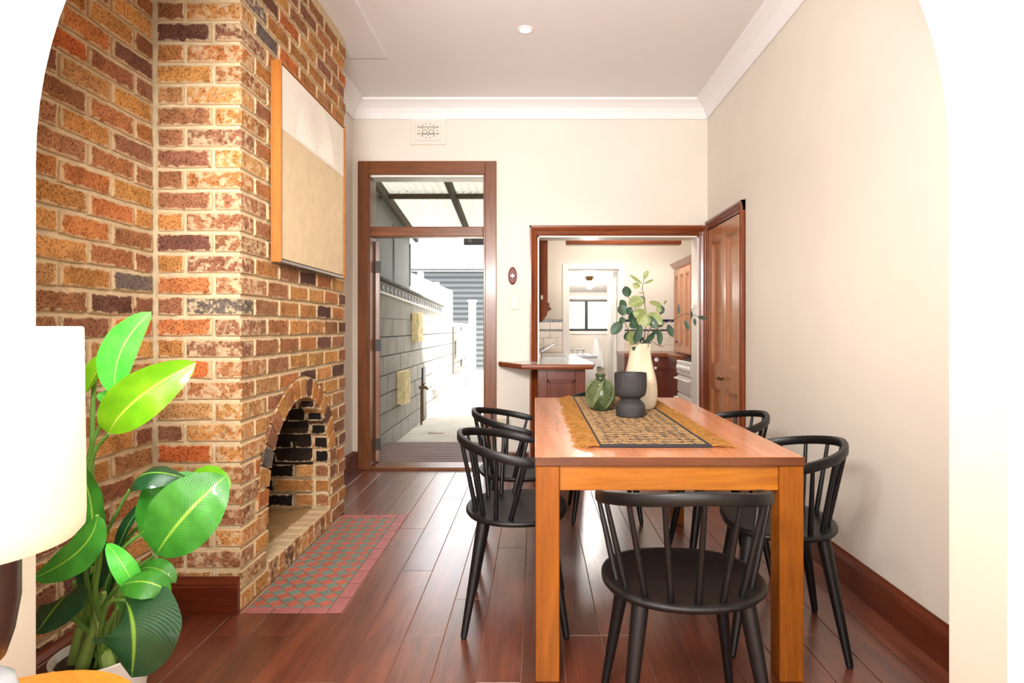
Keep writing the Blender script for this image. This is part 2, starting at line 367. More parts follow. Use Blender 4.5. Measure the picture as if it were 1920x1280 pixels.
# floorboards, each its own piece
bw = .15; k0 = -.947-bw*5
xs = [k0+bw*i for i in range(0, 22)]
bm_cache = {}
def board(x0, x1, y0, y1):
    key = (round(x1-x0, 3), round(y1-y0, 2))
    if key not in bm_cache:
        w, l = x1-x0-.0022, y1-y0-.0022
        o = MB().box(-w/2, w/2, -l/2, l/2, -.004, 0, .0012).build('floor_board', M['floor'], fl)
        bm_cache[key] = o.data
    else: o = link('floor_board', bm_cache[key], None, fl)
    o.location = ((x0+x1)/2, (y0+y1)/2, random.uniform(-.0003, .0003)); return o
for x in xs:
    x0, x1 = max(x, -1.58), min(x+bw, XR)
    if x1-x0 < .02: continue
    y = 1.15+random.choice([0, .3, .6, .9])-1.0
    while y < YB+.0:
        L = random.choice([1.2, 1.5, 1.8, 2.1]); a, b_ = max(y, 1.15), min(y+L, YB)
        y += L
        if b_-a < .02: continue
        segs = [(a, b_)]
        # leave room for the tiled hearth and the chimney breast
        def cut(segs, c0, c1):
            out = []
            for s0, s1 in segs:
                if s1 <= c0 or s0 >= c1: out.append((s0, s1)); continue
                if s0 < c0-.02: out.append((s0, c0))
                if s1 > c1+.02: out.append((c1, s1))
            return out
        if x1 <= -1.2: segs = cut(segs, 2.434, 3.777)
        if x0 < -.80 and x1 > -1.25: segs = cut(segs, 2.424, 3.70)
        for s0, s1 in segs: board(x0, x1, s0, s1)
# hearth edge is not on a board line: filler strips beside it
for s0, s1 in ((2.424, 3.0), (3.0, 3.70)): board(-.797, -.797+.0, s0, s1) if False else None
# ---- cornice, baseboards
def cove(dx=0):  # profile (out from wall, down from ceiling)
    return [(0, 0), (0, -.135), (.012, -.14), (.018, -.125), (.03, -.095), (.052, -.06), (.085, -.035), (.11, -.022), (.12, -.018), (.12, 0)]
st('trim_1', MB().prism([(YB-a, CE+b) for a, b in cove()], -1.517, XR, 'x'), M['crown'])
st('trim_2', MB().prism([(XR-a, CE+b) for a, b in cove()], AY1, YB, 'y'), M['crown'])
st('trim_3', MB().prism([(-1.517+a, CE+b) for a, b in cove()], 3.78, YB, 'y'), M['crown'])
st('trim_4', MB().box(-1.6, -1.02, AY1, 4.05, CE-.012, CE, .002), M['ceil'])
def base(): return [(0, 0), (.022, 0), (.022, .112), (.018, .117), (.02, .124), (.014, .132), (.008, .14), (.004, .15), (0, .15)]
st('baseboard_right', MB().prism([(XR-a, b) for a, b in base()], AY1, 4.0, 'y'), M['bboardy'])
st('baseboard_chimney', MB().prism([(2.431-a, b) for a, b in base()], XL+.01, -1.222, 'x'), M['bboard'])
st('baseboard_alcove', MB().prism([(-1.517+a, b) for a, b in base()], 3.78, YB, 'y'), M['bboardy'])
st('baseboard_back', MB().prism([(YB-a, b) for a, b in base()], -1.517, -1.47, 'x').prism([(YB-a, b) for a, b in base()], -.318, -.05, 'x'), M['bboard'])
st('baseboard_left', MB().prism([(XL+a, b) for a, b in base()], AY1, 2.43, 'y'), M['bboardy'])
# ------------------------------------------------------------------ bricks
PAL = [(200,138,70), (192,128,66), (176,114,66), (160,104,66), (206,146,78), (186,122,60), (150,98,70), (168,112,74), (196,120,64), (184,132,80)]
RARE = [(112,74,58), (100,66,56), (206,108,50), (124,80,62), (110,98,90)]
def bcol(o, dark=0):
    c = random.choice(RARE) if random.random() < .09 else random.choice(PAL)
    if dark: c = random.choice([(30,22,20), (38,26,22), (54,36,28), (26,20,19)])
    j = random.uniform(.82, 1.06)*(1 if dark else 1.0)
    g_ = sum(c)/3; c = tuple(v+(g_-v)*.12 for v in c); l = lin(c); o.color = (l[0]*j, l[1]*j*random.uniform(.94, 1.04), l[2]*j, 1)
def bmesh_poly(poly, depth=.03, ch=.0045, jit=.0035, proud=0.0):   # poly ccw in (u,v); front faces -Y at y=-proud
    pts = []
    n = len(poly)
    for i in range(n):
        a, b = Vector(poly[i]), Vector(poly[(i+1) % n]); L = (b-a).length; k = 3 if L > .15 else (2 if L > .06 else 1)
        for j in range(k):
            q = a.lerp(b, j/k); pts.append(q+Vector((random.uniform(-jit, jit), random.uniform(-jit, jit))))
    m = len(pts); c = sum(pts, Vector((0, 0)))/m; ins = []
    for i in range(m):
        e = (pts[(i+1) % m]-pts[i-1]).normalized(); nrm = Vector((-e.y, e.x))
        ins.append(pts[i]+nrm*ch*1.3+(Vector((0,0))))
    vs = [(p.x, depth, p.y) for p in pts]+[(p.x, ch*.8-proud, p.y) for p in pts]+[(p.x, -proud-random.uniform(0, .002), p.y) for p in ins]
    fs = []
    for r in range(2):
        for i in range(m):
            j = (i+1) % m; fs.append((r*m+i, r*m+j, (r+1)*m+j, (r+1)*m+i))
    fs.append(tuple(2*m+i for i in range(m)))
    me = mesh('brick', vs, fs); me.materials.append(M['brick']); return me
CH, JT = .0875, .0142; BH = CH-JT; PITCH = .241; BL = PITCH-JT; HL = .1145
def rectp(w, h): return [(-w/2, -h/2), (w/2, -h/2), (w/2, h/2), (-w/2, h/2)]
variants = {k: [bmesh_poly(rectp(w, BH)) for _ in range(7)] for k, w in (('s', BL), ('h', HL-JT), ('q', .05))}
def put(kind, parent, loc, rz, w=None, dark=0, name='brick'):
    me = random.choice(variants[kind]) if kind else bmesh_poly(rectp(w, BH))
    o = link(name, me, None, parent, loc, rz); o.rotation_euler[1] = random.uniform(-.006, .006)
    if random.random() < .5 and kind: o.scale = (-1, 1, 1) if False else (1, 1, 1)
    bcol(o, dark); return o
NC = 35
wl = bpy.data.objects['wall_left']
for r in range(NC):
    z = r*CH+CH/2
    if z+BH/2 > CE: continue
    y = 2.434-(0.02 if r % 2 else .02); first = (r % 2 == 0)
    # starts at the corner with the breast, going towards the camera
    y1 = 2.425; k = 0
    while y1 > 1.62:
        L = HL-JT if (first and k == 0) else BL
        y0 = y1-L
        put('h' if (first and k == 0) else 's', wl, (XL, (y0+y1)/2, z+random.uniform(-.002, .002)), pi/2)
        y1 = y0-JT; k += 1
# chimney breast
BX, BY0, BY1 = -1.219, 2.434, 3.777
AC_Y, AA, AB, ASP = 3.085, .40, .445, .365
def ell(a, b, n=24): return [(AC_Y-a*cos(pi*k/n), ASP+b*sin(pi*k/n)) for k in range(n+1)]
G = .010
core = [(BY0+G, 0), (AC_Y-AA-.004, 0)]+ell(AA+.004, AB+.004)+[(AC_Y+AA+.004, 0), (BY1-.004, 0), (BY1-.004, CE), (BY0+G, CE)]
wc = st('wall_chimney', MB().prism(core, -1.75, BX-G, 'x'), M['mortar'])
fp = root('fireplace', (BX, AC_Y, 0), 'arched brick fireplace opening with sooty inner bricks and raised brick sill', 'fireplace')
cb = {}
def corner(w, d, z, x0, y0):
    key = (w, d)
    if key not in cb: cb[key] = [MB().box(0, w, 0, d, -BH/2, BH/2, .005).build('brick', M['brick'], wc) for _ in range(1)][0].data; o = bpy.data.objects[-1] if False else None
    return key
def cbrick(w, d, z):
    key = (w, d)
    me = cb.get(key)
    if me is None:
        bm = MB().box(-w/2, w/2, -d/2, d/2, -BH/2, BH/2, .0045); me = bpy.data.meshes.new('brick'); me.from_pydata(bm.v, [], bm.f); me.update(); me.materials.append(M['brickc']); cb[key] = me
    o = link('brick', me, None, wc, (BX-w/2+random.uniform(-.001, .002), BY0+d/2-random.uniform(-.001, .002), z)); bcol(o)
def eo(h, a, b):    # half width of the outer ellipse at height h
    if h <= ASP: return a
    t = (h-ASP)/b
    return a*sqrt(max(0, 1-t*t)) if t < 1 else 0
RING = .108; OA, OB = AA+RING+.008, AB+RING+.010
for r in range(NC):
    z = r*CH+CH/2
    if z+BH/2 > CE: continue
    # front face
    odd = r % 2
    if odd:  # header at corner on the front, stretcher along the side
        cbrick(HL-JT*.4, BL, z)
        put('s' , wc, (BX-HL-JT*.6-BL/2, BY0, z), 0); ys = BY0+BL+JT
    else:
        cbrick(BL, HL-JT*.4, z)
        w = .3585-BL-JT-.012
        put(None, wc, (BX-BL-JT-w/2, BY0, z), 0, w); ys = BY0+HL+JT*.6
    y = ys
    while y < BY1-.03:
        y2 = min(y+BL, BY1-.004)
        zl, zh = z-BH/2, z+BH/2
        hl, hh = eo(zl, OA if zl > ASP else OA-.0, OB), eo(zh, OA, OB)
        if zl <= ASP: hl = OA
        if zh <= ASP: hh = OA
        if zl < ASP-.12:   # below the springing the pier bricks run to the jamb itself
            hl = hh = AA+.002
        pieces = []
        if hl < .01: pieces = [[(y, zl), (y2, zl), (y2, zh), (y, zh)]]
        else:
            la, lb = AC_Y-hl, AC_Y-hh; ra, rb = AC_Y+hl, AC_Y+hh
            def oc(v): return ASP+OB*sqrt(max(0, 1-((v-AC_Y)/OA)**2))
            rngs = [(y, y2)] if hh < .01 else [(y, min(y2, AC_Y-hh)), (max(y, AC_Y+hh), y2)]
            if zl > ASP and not (y2 <= min(la, lb) or y >= max(ra, rb)):
                for u0, u1 in rngs:
                    if u1-u0 < .02: continue
                    bot = [(u0+(u1-u0)*k/5, min(zh-.004, max(zl, oc(u0+(u1-u0)*k/5) if abs(u0+(u1-u0)*k/5-AC_Y) < OA else zl))) for k in range(6)]
                    if max(zh-b_[1] for b_ in bot) > .015: pieces.append(bot+[(u1, zh), (u0, zh)])
            elif y2 <= min(la, lb) or y >= max(ra, rb): pieces = [[(y, zl), (y2, zl), (y2, zh), (y, zh)]]
            else:
                if y < min(la, lb)-.008: pieces.append([(y, zl), (min(y2, la), zl), (min(y2, lb), zh), (y, zh)])
                elif y < lb-.008 and False: pass
                if y2 > max(ra, rb)+.008: pieces.append([(max(y, ra), zl), (y2, zl), (y2, zh), (max(y, rb), zh)])
                if hh < .01 and y < AC_Y < y2: pass
        for pc in pieces:
            cy = (min(p[0] for p in pc)+max(p[0] for p in pc))/2
            if len(pc) == 4 and abs(pc[1][0]-pc[0][0]-BL) < .001 and abs(pc[2][0]-pc[3][0]-BL) < .001:
                put('s', wc, (BX, cy, z+random.uniform(-.0015, .0015)), pi/2)
            else:
                if max(p[0] for p in pc)-min(p[0] for p in pc) < .02: continue
                o = link('brick', bmesh_poly([(p[0]-cy, p[1]-z) for p in pc], jit=.0015, ch=.003), None, wc, (BX, cy, z), pi/2); bcol(o)
        y = y2+JT
# arch ring of wedge bricks
NV = 17; half = []
a0 = -.16
def ringpt(t, a, b):   # t 0..1 along near spring (slightly below) to far spring
    ang = pi*t
    return (AC_Y-a*cos(ang), ASP+b*sin(ang))
ts = [i/NV for i in range(NV+1)]
for i in range(NV):
    t0, t1 = ts[i]+.0035, ts[i+1]-.0035
    q = [ringpt(t0, AA+.002, AB+.002), ringpt(t1, AA+.002, AB+.002), ringpt(t1, AA+RING, AB+RING), ringpt(t0, AA+RING, AB+RING)]
    cy = sum(p[0] for p in q)/4; cz = sum(p[1] for p in q)/4
    q = [(p[0]-cy, p[1]-cz) for p in q]; q = q[::-1]
    ar = sum(q[j][0]*q[(j+1)%4][1]-q[(j+1)%4][0]*q[j][1] for j in range(4))
    if ar < 0: q = q[::-1]
    o = link('arch_brick', bmesh_poly(q, depth=.1, jit=.0015, ch=.003, proud=.002), None, fp, Vector((BX, cy, cz))-fp.location, pi/2); bcol(o)
for s in (-1, 1):
    for z0 in (ASP-.083,):
        w = RING; q = rectp(w, .075)
        o = link('arch_brick', bmesh_poly(q, depth=.1, jit=.0015, ch=.003), None, fp, Vector((BX, AC_Y+s*(AA+RING/2), z0+.04))-fp.location, pi/2); bcol(o)
# firebox: lining (dark), side wall bricks, slab and sill
lin_mb = MB()
lin_mb.box(-1.70, -1.66, AC_Y-AA-.02, AC_Y+AA+.02, .0, .9)
MB().box(-1.66, BX-.11, AC_Y+AA-.004, AC_Y+AA+.006, .10, ASP+.02).build('firebox_mortar', M['sidemortar'], fp)
lin_mb.box(-1.66, BX-.11, AC_Y-AA-.006, AC_Y-AA+.003, .10, ASP+.02)
out = ell(AA+.006, AB+.006); inn = ell(AA-.004, AB-.004)
lin_mb.prism(out+inn[::-1], -1.68, BX-.10, 'x')
lin_mb.build('firebox_lining', M['soot'], fp)
for r in range(8):
    z = .11+.01+r*CH+BH/2
    yw = AC_Y+AA
    x = -1.655; k = 0
    while x < BX-.03:
        L = BL if (k+r) % 2 == 0 else HL-JT
        x1 = min(x+L, BX-.006)
        if z+BH/2 > ASP and False: pass
        if x1-x > .03:
            # in the arch zone the wall bricks follow the vault
            yy = AC_Y+eo(z, AA, AB)-.006 if z > ASP else yw-.006
            if eo(z, AA, AB) > .05:
                o = link('firebox_brick', bmesh_poly(rectp(x1-x, BH)), None, fp, Vector(((x+x1)/2, yy, z))-fp.location, 0)
                bcol(o, dark=(x1 < BX-.10 or z > ASP))
        x = x1+JT; k += 1
for c in range(3):
    pass
for r in range(7):
    z = .12+r*CH+BH/2; y = AC_Y-AA+.03+(.12 if r % 2 else 0)
    while y < AC_Y+eo(z, AA, AB)-.1:
        o = link('firebox_brick', random.choice(variants['s']), None, fp, Vector((-1.655, y+BL/2, z))-fp.location, pi/2); bcol(o, 1); y += PITCH
MB().box(-1.66, BX-.10, AC_Y-AA+.0, AC_Y+AA, 0, .113, .004).build('hearth_slab', M['slab'], fp)
n = 9; w = 2*AA/n
for i in range(n):
    y0 = AC_Y-AA+i*w
    mbk = MB().box(BX-.105, BX+.006, y0+.006, y0+w-.006, .0, .112+random.uniform(-.003, .003), .007)
    o = mbk.build('sill_brick', M['brickc'], fp); bcol(o)
MB().box(BX-.104, BX-.002, AC_Y-AA, AC_Y+AA, 0, .106).build('sill_mortar', M['mortar'], fp)
# ------------------------------------------------------------------ tiled hearth
HX0, HX1, HY0, HY1 = -1.212, -.80, 2.426, 3.70
th = root('tiled_hearth', (-1.0, 3.06, 0), 'floor hearth of small red and grey-green diamond tiles in front of the fireplace', 'hearth')
MB().box(HX0, HX1, HY0, HY1, -.02, -.0016).build('grout_bed', M['grout'], th)
bx1, by0, by1 = HX1-.062, HY0+.05, HY1-.05
def clip(poly, fn):
    out = []
    for i in range(len(poly)):
        a, b = poly[i], poly[(i+1) % len(poly)]; fa, fb = fn(a), fn(b)
        if fa >= 0: out.append(a)
        if (fa >= 0) != (fb >= 0): t = fa/(fa-fb); out.append((a[0]+(b[0]-a[0])*t, a[1]+(b[1]-a[1])*t))
    return out
def tile(poly, m, name='tile'):
    cx = sum(p[0] for p in poly)/len(poly); cy = sum(p[1] for p in poly)/len(poly)
    q = [((p[0]-cx)*.955, (p[1]-cy)*.955) for p in poly]; n = len(q)
    q2 = [(a*.96, b*.96) for a, b in q]
    vs = [(a, b, -.004) for a, b in q]+[(a, b, -.0004) for a, b in q]+[(a, b, .0008) for a, b in q2]
    fs = [(r*n+i, r*n+(i+1) % n, (r+1)*n+(i+1) % n, (r+1)*n+i) for r in (0, 1) for i in range(n)]+[tuple(2*n+i for i in range(n))]
    o = link(name, mesh(name, vs, fs), m, th, Vector((cx, cy, random.uniform(-.0003, .0003)))-th.location); return o
dg = .0352; i = 0
nx = int((bx1-HX0)/dg)+3; ny = int((by1-by0)/dg)+3
for a in range(-1, nx):
    for b in range(-1, ny):
        if (a+b) % 2: continue
        cx, cy = HX0+a*dg, by0+b*dg
        q = [(cx-dg, cy), (cx, cy-dg), (cx+dg, cy), (cx, cy+dg)]
        for fn in (lambda p: p[0]-HX0-.001, lambda p: bx1-p[0], lambda p: p[1]-by0, lambda p: by1-p[1]): q = clip(q, fn) if q else q
        if len(q) < 3: continue
        ar = abs(sum(q[j][0]*q[(j+1) % len(q)][1]-q[(j+1) % len(q)][0]*q[j][1] for j in range(len(q))))/2
        if ar < .0003: continue
        tile(q, M['tred'] if b % 2 else M['tgreen'])
ny = 9; L = (HY1-HY0)/ny
for i in range(ny): tile([(bx1, HY0+i*L), (HX1, HY0+i*L), (HX1, HY0+(i+1)*L), (bx1, HY0+(i+1)*L)], M['tpink'], 'border_tile')
for yy in (HY0, by1):
    for i in range(3):
        w = (bx1-HX0)/3; tile([(HX0+i*w, yy), (HX0+(i+1)*w, yy), (HX0+(i+1)*w, yy+.05), (HX0+i*w, yy+.05)], M['tpink'], 'border_tile')
# ------------------------------------------------------------------ joinery
def casing_sec(w, t=.024): return [(0, 0), (0, t*.55), (w*.12, t*.7), (w*.2, t*.5), (w*.45, t*.75), (w*.55, t*.95), (w*.62, t*.75), (w*.8, t), (w, t), (w, 0)]
# yard door frame
d1 = st('door_1', MB().box(-1.468, D0+.004, YB-.024, YB, 0, 2.56, .004).box(D1-.004, -.319, YB-.024, YB, 0, 2.56, .004), M['dtrim'])
d1['label'] = 'walnut stained frame of the open yard door with a glazed transom'
MB().box(D0+.004, D1-.004, YB-.024, YB, 2.447, 2.56, .004).build('head_casing', M['dtrimx'], d1)
MB().box(D0, D0+.018, YB-.012, YB+.17, 0, 2.45, .002).box(D1-.02, D1, YB-.012, YB+.17, 0, 2.45, .002).build('jamb', M['dtrim'], d1)
MB().box(D0+.018, D1-.02, YB-.016, YB+.1, 1.935, 2.018, .006).build('transom_rail', M['dtrimx'], d1)
MB().box(D0+.018, D1-.02, YB, YB+.17, 2.432, 2.45, .002).build('frame_head', M['white'], d1)
MB().box(D0+.018, D1-.02, YB+.045, YB+.05, 2.018, 2.432).build('transom_pane', M['glass'], d1)
MB().box(D0+.018, D1-.02, YB-.03, YB+.18, -.004, .022, .006).build('threshold', M['dtrimx'], d1)
# door leaf folded back outside
dl = root('yard_door_leaf', (-1.352, YB+.16, .03), 'open dark timber door leaf seen edge-on at the yard doorway', 'door', world=False)
MB().box(-.02, .02, 0, .70, 0, 1.89, .003).build('leaf', M['dtrim'], dl, loc=(0,0,0))
for h in (.1, .95, 1.62): MB().box(-.026, .026, -.012, .006, h, h+.1, .002).build('hinge', M['dark'], dl, loc=(0,0,0))
dl.rotation_euler[2] = math.atan(1.352/(YB+.16))
# kitchen opening casing (profile strips)
d2 = MB()
def casing(mb, u0, u1, z0, z1, side):   # vertical strip on the back wall; side +1: profile grows toward larger u
    w = u1-u0; sec = casing_sec(w)
    mb.prism([((u0+a) if side > 0 else (u1-a), YB-t) for a, t in sec], z0, z1, 'z')
casing(d2, -.044, K0, 0, 2.027, -1); casing(d2, K1, XR-.001, 0, 2.027, 1)
dd = st('door_2', d2, M['trim']); dd['label'] = 'cedar framed opening from the dining room into the kitchen'
sec = casing_sec(2.027-KT)
MB().prism([(YB-t, KT+a) for a, t in sec], -.044, XR-.001, 'x').build('head_casing', M['trimx'], dd)
MB().box(K0-.001, K0+.012, YB, YB+.18, 0, KT).box(K1-.012, K1, YB, YB+.18, 0, KT).box(K0, K1, YB, YB+.18, KT-.012, KT).build('jamb', M['white'], dd)
MB().box(K1-.03, K1-.012, YB+.1, YB+.13, 1.34, 1.375, .004).build('latch', M['white'], dd)
# cupboard doors on right wall
d3m = MB()
sec = casing_sec(.07)
d3m.prism([(XR-t, 4.01+.07-a) for a, t in sec], 0, 2.055, 'z')
d3m.box(XR-.02, XR, YB-.04, YB-.003, 0, 2.055, .003)
d3 = st('door_3', d3m, M['trim']); d3['label'] = 'pair of tall panelled cedar cupboard doors in the wall beside the kitchen opening'
MB().prism([(XR-t, 2.055-.07+a) for a, t in sec], 4.01, YB-.003, 'y').build('head_casing', M['trimy'], d3)
def leaf_door(parent, name, w, h, panels, t=.03, m='cedar', stile=.07, loc=(0,0,0), rz=0, world=None, knob=None, mz=None):
    # frame of stiles and rails, panels = list of (z0,z1); local x 0..w, front at y=0 facing -y
    mb = MB().box(0, stile, 0, t, 0, h, .003).box(w-stile, w, 0, t, 0, h, .003)
    zs = [0]+[v for p in panels for v in p]+[h]
    for i in range(0, len(zs), 2): mb.box(stile, w-stile, .0005, t, zs[i], zs[i+1], .002)
    o = mb.build(name, M[m], parent, loc=loc, rz=rz)
    for z0, z1 in panels:
        p = MB().box(stile-.002, w-stile+.002, .017, t-.004, z0-.002, z1+.002)
        for g, y in ((0, .003), (.012, .011)):   # moulding steps
            a0_, a1_, b0_, b1_ = stile+g, w-stile-g, z0+g, z1-g; q = .014
            p.box(a0_, a0_+q, y, .018, b0_, b1_, .002).box(a1_-q, a1_, y, .018, b0_, b1_, .002).box(a0_, a1_, y, .018, b0_, b0_+q, .002).box(a0_, a1_, y, .018, b1_-q, b1_, .002)
        p.build('panel', M[m], o, loc=(0,0,0))
    if knob:
        MB().lathe([(.001, 0), (.008, 0), (.006, .008), (.006, .018), (.014, .024), (.016, .032), (.010, .04), (.001, .042)], n=16).build('knob', M[knob[2]], o, loc=(knob[0], 0, knob[1])).rotation_euler = (pi/2, 0, 0)
    return o
# right wall faces -X: rotate -90deg: local x -> -Y (toward camera), front -y -> -X
leaf_door(d3, 'door_leaf', .375, 1.975, [(.10, .70), (.87, 1.87)], loc=(XR-.004, YB-.045, .006), rz=-pi/2, knob=(.345, .79, 'brass'), stile=.062)
leaf_door(d3, 'door_leaf', .375, 1.975, [(.10, .70), (.87, 1.87)], loc=(XR-.004, YB-.045-.378, .006), rz=-pi/2, knob=(.030, .79, 'brass'), stile=.062)
# ------------------------------------------------------------------ wall things
v = root('wall_vent', (-.885, YB, 2.81), 'square cream fretwork air vent high on the wall above the yard door', 'vent', world=False)
MB().box(-.148, .148, -.012, 0, -.113, .113, .004).box(-.11, .11, -.02, -.012, -.08, .08, .003).build('plate', M['wall'], v, loc=(0,0,0))
sl = MB()
for i in range(-5, 6):
    for sg in (-1, 1):
        r = .055-.004*abs(i)
        sl.box(i*.0165-.003, i*.0165+.003, -.0212, -.0195, sg*(.028)-.013+.012*abs(sin(i*1.1)), sg*.028+.013-.006*abs(cos(i*.9)))
for k in range(14):
    a = 2*pi*k/14; sl.box(.075*cos(a)-.004, .075*cos(a)+.004, -.0212, -.0195, .058*sin(a)-.003, .058*sin(a)+.003)
for sg in (-.028, .028):
    for k in range(10):
        a = 2*pi*k/10; sl.box(sg+.02*cos(a)-.003, sg+.02*cos(a)+.003, -.0214, -.0195, .02*sin(a)-.0035-.01, .02*sin(a)+.0035-.01)
sl.build('fretwork_slots', M['dark'], v, loc=(0,0,0))
pq = root('wall_plaque', (-.186, YB, 1.61), 'small oval maroon plaque with a pale cross motif on the wall', 'plaque', world=False)
o = MB().lathe([(.001, -.014), (.03, -.014), (.036, -.008), (.037, 0)], n=32).build('plate', M['maroon'], pq, loc=(0,0,0)); o.rotation_euler = (-pi/2, 0, 0); o.scale = (1, 2.0, 1)
MB().box(-.016, .016, -.018, -.0135, -.004, .004, .001).box(-.004, .004, -.018, -.0135, -.016, .016, .001).box(-.010, .010, -.017, -.0135, -.010, .010, .001).build('cross', M['silver'], pq, loc=(0,0,0))
MB().tube([(0, -.006, .072), (0, -.006, .084)], .004, 6).build('hanger', M['plastic'], pq, loc=(0,0,0))
def switch(name, x, z, w, h, label, n, cat='switch'):
    s = root(name, (x, YB, z), label, cat, world=False)
    MB().box(-w/2, w/2, -.009, 0, -h/2, h/2, .003).build('plate', M['plastic'], s, loc=(0,0,0))
    for i in range(n):
        if n > 1 and w < h: MB().box(-.011, .011, -.013, -.008, (i-.5)*.034-.009, (i-.5)*.034+.009, .002).build('rocker', M['white'], s, loc=(0,0,0))
        else: MB().box((i-.5)*.05-.009, (i-.5)*.05+.009, -.013, -.008, -.011, .011, .002).build('socket', M['white'], s, loc=(0,0,0))
switch('light_switch', -.168, 1.388, .074, .112, 'cream two-rocker light switch under the oval plaque', 2)
switch('power_outlet', -.26, .385, .116, .074, 'cream double power outlet low on the wall below the breakfast bar', 2, 'outlet')
dlx = root('ceiling_downlight', (DL[0][0], DL[0][1], CE), 'small round lit downlight in the white ceiling', 'light', world=False)
MB().lathe([(.032, -.002), (.036, -.006), (.048, -.005), (.05, 0)], n=32, cap=False).build('trim_ring', M['white'], dlx, loc=(0,0,0))
MB().lathe([(.001, -.003), (.036, -.003), (.036, -.001)], n=32).build('diffuser', M['lampon'], dlx, loc=(0,0,0))
# framed artwork on the breast
aw = root('wall_art', (BX, 3.145, 1.48), 'large square textured cream and sand artwork in an oak frame on the brick chimney', 'picture')
Y0, Y1, Z0, Z1, XF = 2.69, 3.60, 1.482, 2.41, -1.164
MB().box(BX+.006, XF, Y0, Y0+.010, Z0, Z1, .002).box(BX+.006, XF, Y1-.01, Y1, Z0, Z1, .002).box(BX+.006, XF, Y0+.01, Y1-.01, Z1-.01, Z1, .002).build('frame', M['oakframe'], aw)
MB().box(BX+.006, XF-.004, Y0+.01, Y1-.01, Z0, Z0+.012, .002).box(BX+.006, BX+.012, Y0+.01, Y1-.01, Z0, Z1).build('bottom_rail', M['silver'], aw)
ZS = 2.10
MB().box(BX+.012, XF-.008, Y0+.014, Y1-.014, Z0+.018, ZS, .001).build('sand_panel', M['canvas2'], aw)
MB().box(BX+.012, XF-.006, Y0+.014, Y1-.014, ZS, Z1-.014, .001).build('ivory_panel', M['canvas1'], aw)
rg = MB()
cyR, czR = 3.145, 2.115
for k in range(17):
    r = .03+k*.0145
    pts = [(XF-.0065, cyR-r*cos(pi*j/24), czR+r*sin(pi*j/24)) for j in range(25)]
    pts = [p for p in pts if p[2] < Z1-.02]
    seg = []
    if r < .27: rg.tube(pts, .0014, 5)
rg.build('concentric_ridges', M['canvas1'], aw)
# ------------------------------------------------------------------ dining table
tb = root('dining_table', (.45, 2.78, 0), 'long teak dining table with square legs and a pinkish satin top', 'table')
TX0, TX1, TY0, TY1, TH = .0, .897, 1.946, 3.61, .75
MB().box(TX0, TX1, TY0+.004, TY1, TH-.024, TH, .003).build('tabletop', M['top'], tb)
MB().box(TX0, TX1, TY0, TY0+.006, TH-.030, TH-.0006, .002).build('edge_strip', M['topedge'], tb)
lw = .08
for (x, y) in ((TX0+.002, TY0+.006), (TX1-.002-lw, TY0+.006), (TX0+.002, TY1-.01-lw), (TX1-.002-lw, TY1-.01-lw)):
    MB().box(x, x+lw, y, y+lw, 0, TH-.03, .003).build('leg', M['leg'], tb)
MB().box(TX0+.002+lw, TX1-.002-lw, TY0+.018, TY0+.042, TH-.115, TH-.025, .002).build('apron', M['apron'], tb)
MB().box(TX0+.002+lw, TX1-.002-lw, TY1-.05, TY1-.026, TH-.115, TH-.025, .002).build('apron', M['apron'], tb)
for x in (TX0+.018, TX1-.042): MB().box(x, x+.024, TY0+.006+lw, TY1-.01-lw, TH-.115, TH-.025, .002).build('apron', M['apron_y'], tb)
# table runner
RX0, RX1, RY0, RY1 = .235, .63, 2.10, 3.60
rn = root('table_runner', (.43, 2.85, TH), 'woven black and jute table runner with golden fringes lying along the table', 'runner')
MB().box(RX0, RX1, RY0, RY1, TH+.0004, TH+.003).build('backing', M['cordb'], rn)
ja, jb = MB(), MB()
nr = 150; p = (RY1-RY0-.02)/nr
for i in range(nr):
    y = RY0+.01+(i+.5)*p; n = 20
    pts = [(RX0+.006+(RX1-RX0-.012)*k/n, y+random.uniform(-.0008, .0008), TH+.0035+.0006*(k % 2)) for k in range(n+1)]
    (jb if i % 5 in (0, 2) else ja).tube(pts, p*.46, 5, cap=False)
# short dark warp dashes
for i in range(2600):
    x = random.uniform(RX0+.01, RX1-.02); y = RY0+.01+(random.randrange(nr)+.5)*p; L = random.uniform(.006, .02)
    jb.box(x, x+L, y-p*.35, y+p*.35, TH+.004, TH+.0072)
a = ja.build('jute_cords', M['jute2'], rn, fix=False); a['kind'] = 'stuff'
a = jb.build('black_cords', M['cordb'], rn, fix=False); a['kind'] = 'stuff'
MB().tube([(RX0, RY0+.004, TH+.006), ((RX0+RX1)/2, RY0+.002, TH+.006), (RX1, RY0+.004, TH+.006)], .006, 8).build('hem', M['cordb'], rn)
MB().tube([(RX0, RY1, TH+.006), (RX1, RY1, TH+.006)], .006, 8).build('hem', M['cordb'], rn)
for x in (RX0, RX1): MB().tube([(x+random.uniform(-.002, .002), RY0+(RY1-RY0)*k/12, TH+.005) for k in range(13)], .0055, 6).build('selvedge', M['cordb'], rn)
for s, x in ((-1, RX0), (1, RX1)):
    fr = MB()
    for i in range(620):
        y = random.uniform(RY0+.004, RY1-.004); L = random.uniform(.05, .095)+.008*sin(y*60)+.006*sin(y*143); dy = random.uniform(-.02, .02)+.012*sin(y*95)
        h = random.uniform(.002, .014)
        fr.tube([(x, y, TH+.006), (x+s*L*.5, y+dy*.5+random.uniform(-.004, .004), TH+h+.002), (x+s*L, y+dy+random.uniform(-.006, .006), TH+.002)], [.0022, .0026, .0012], 4, cap=False)
    f = fr.build('fringe', M['jute'], rn, fix=False); f['kind'] = 'stuff'
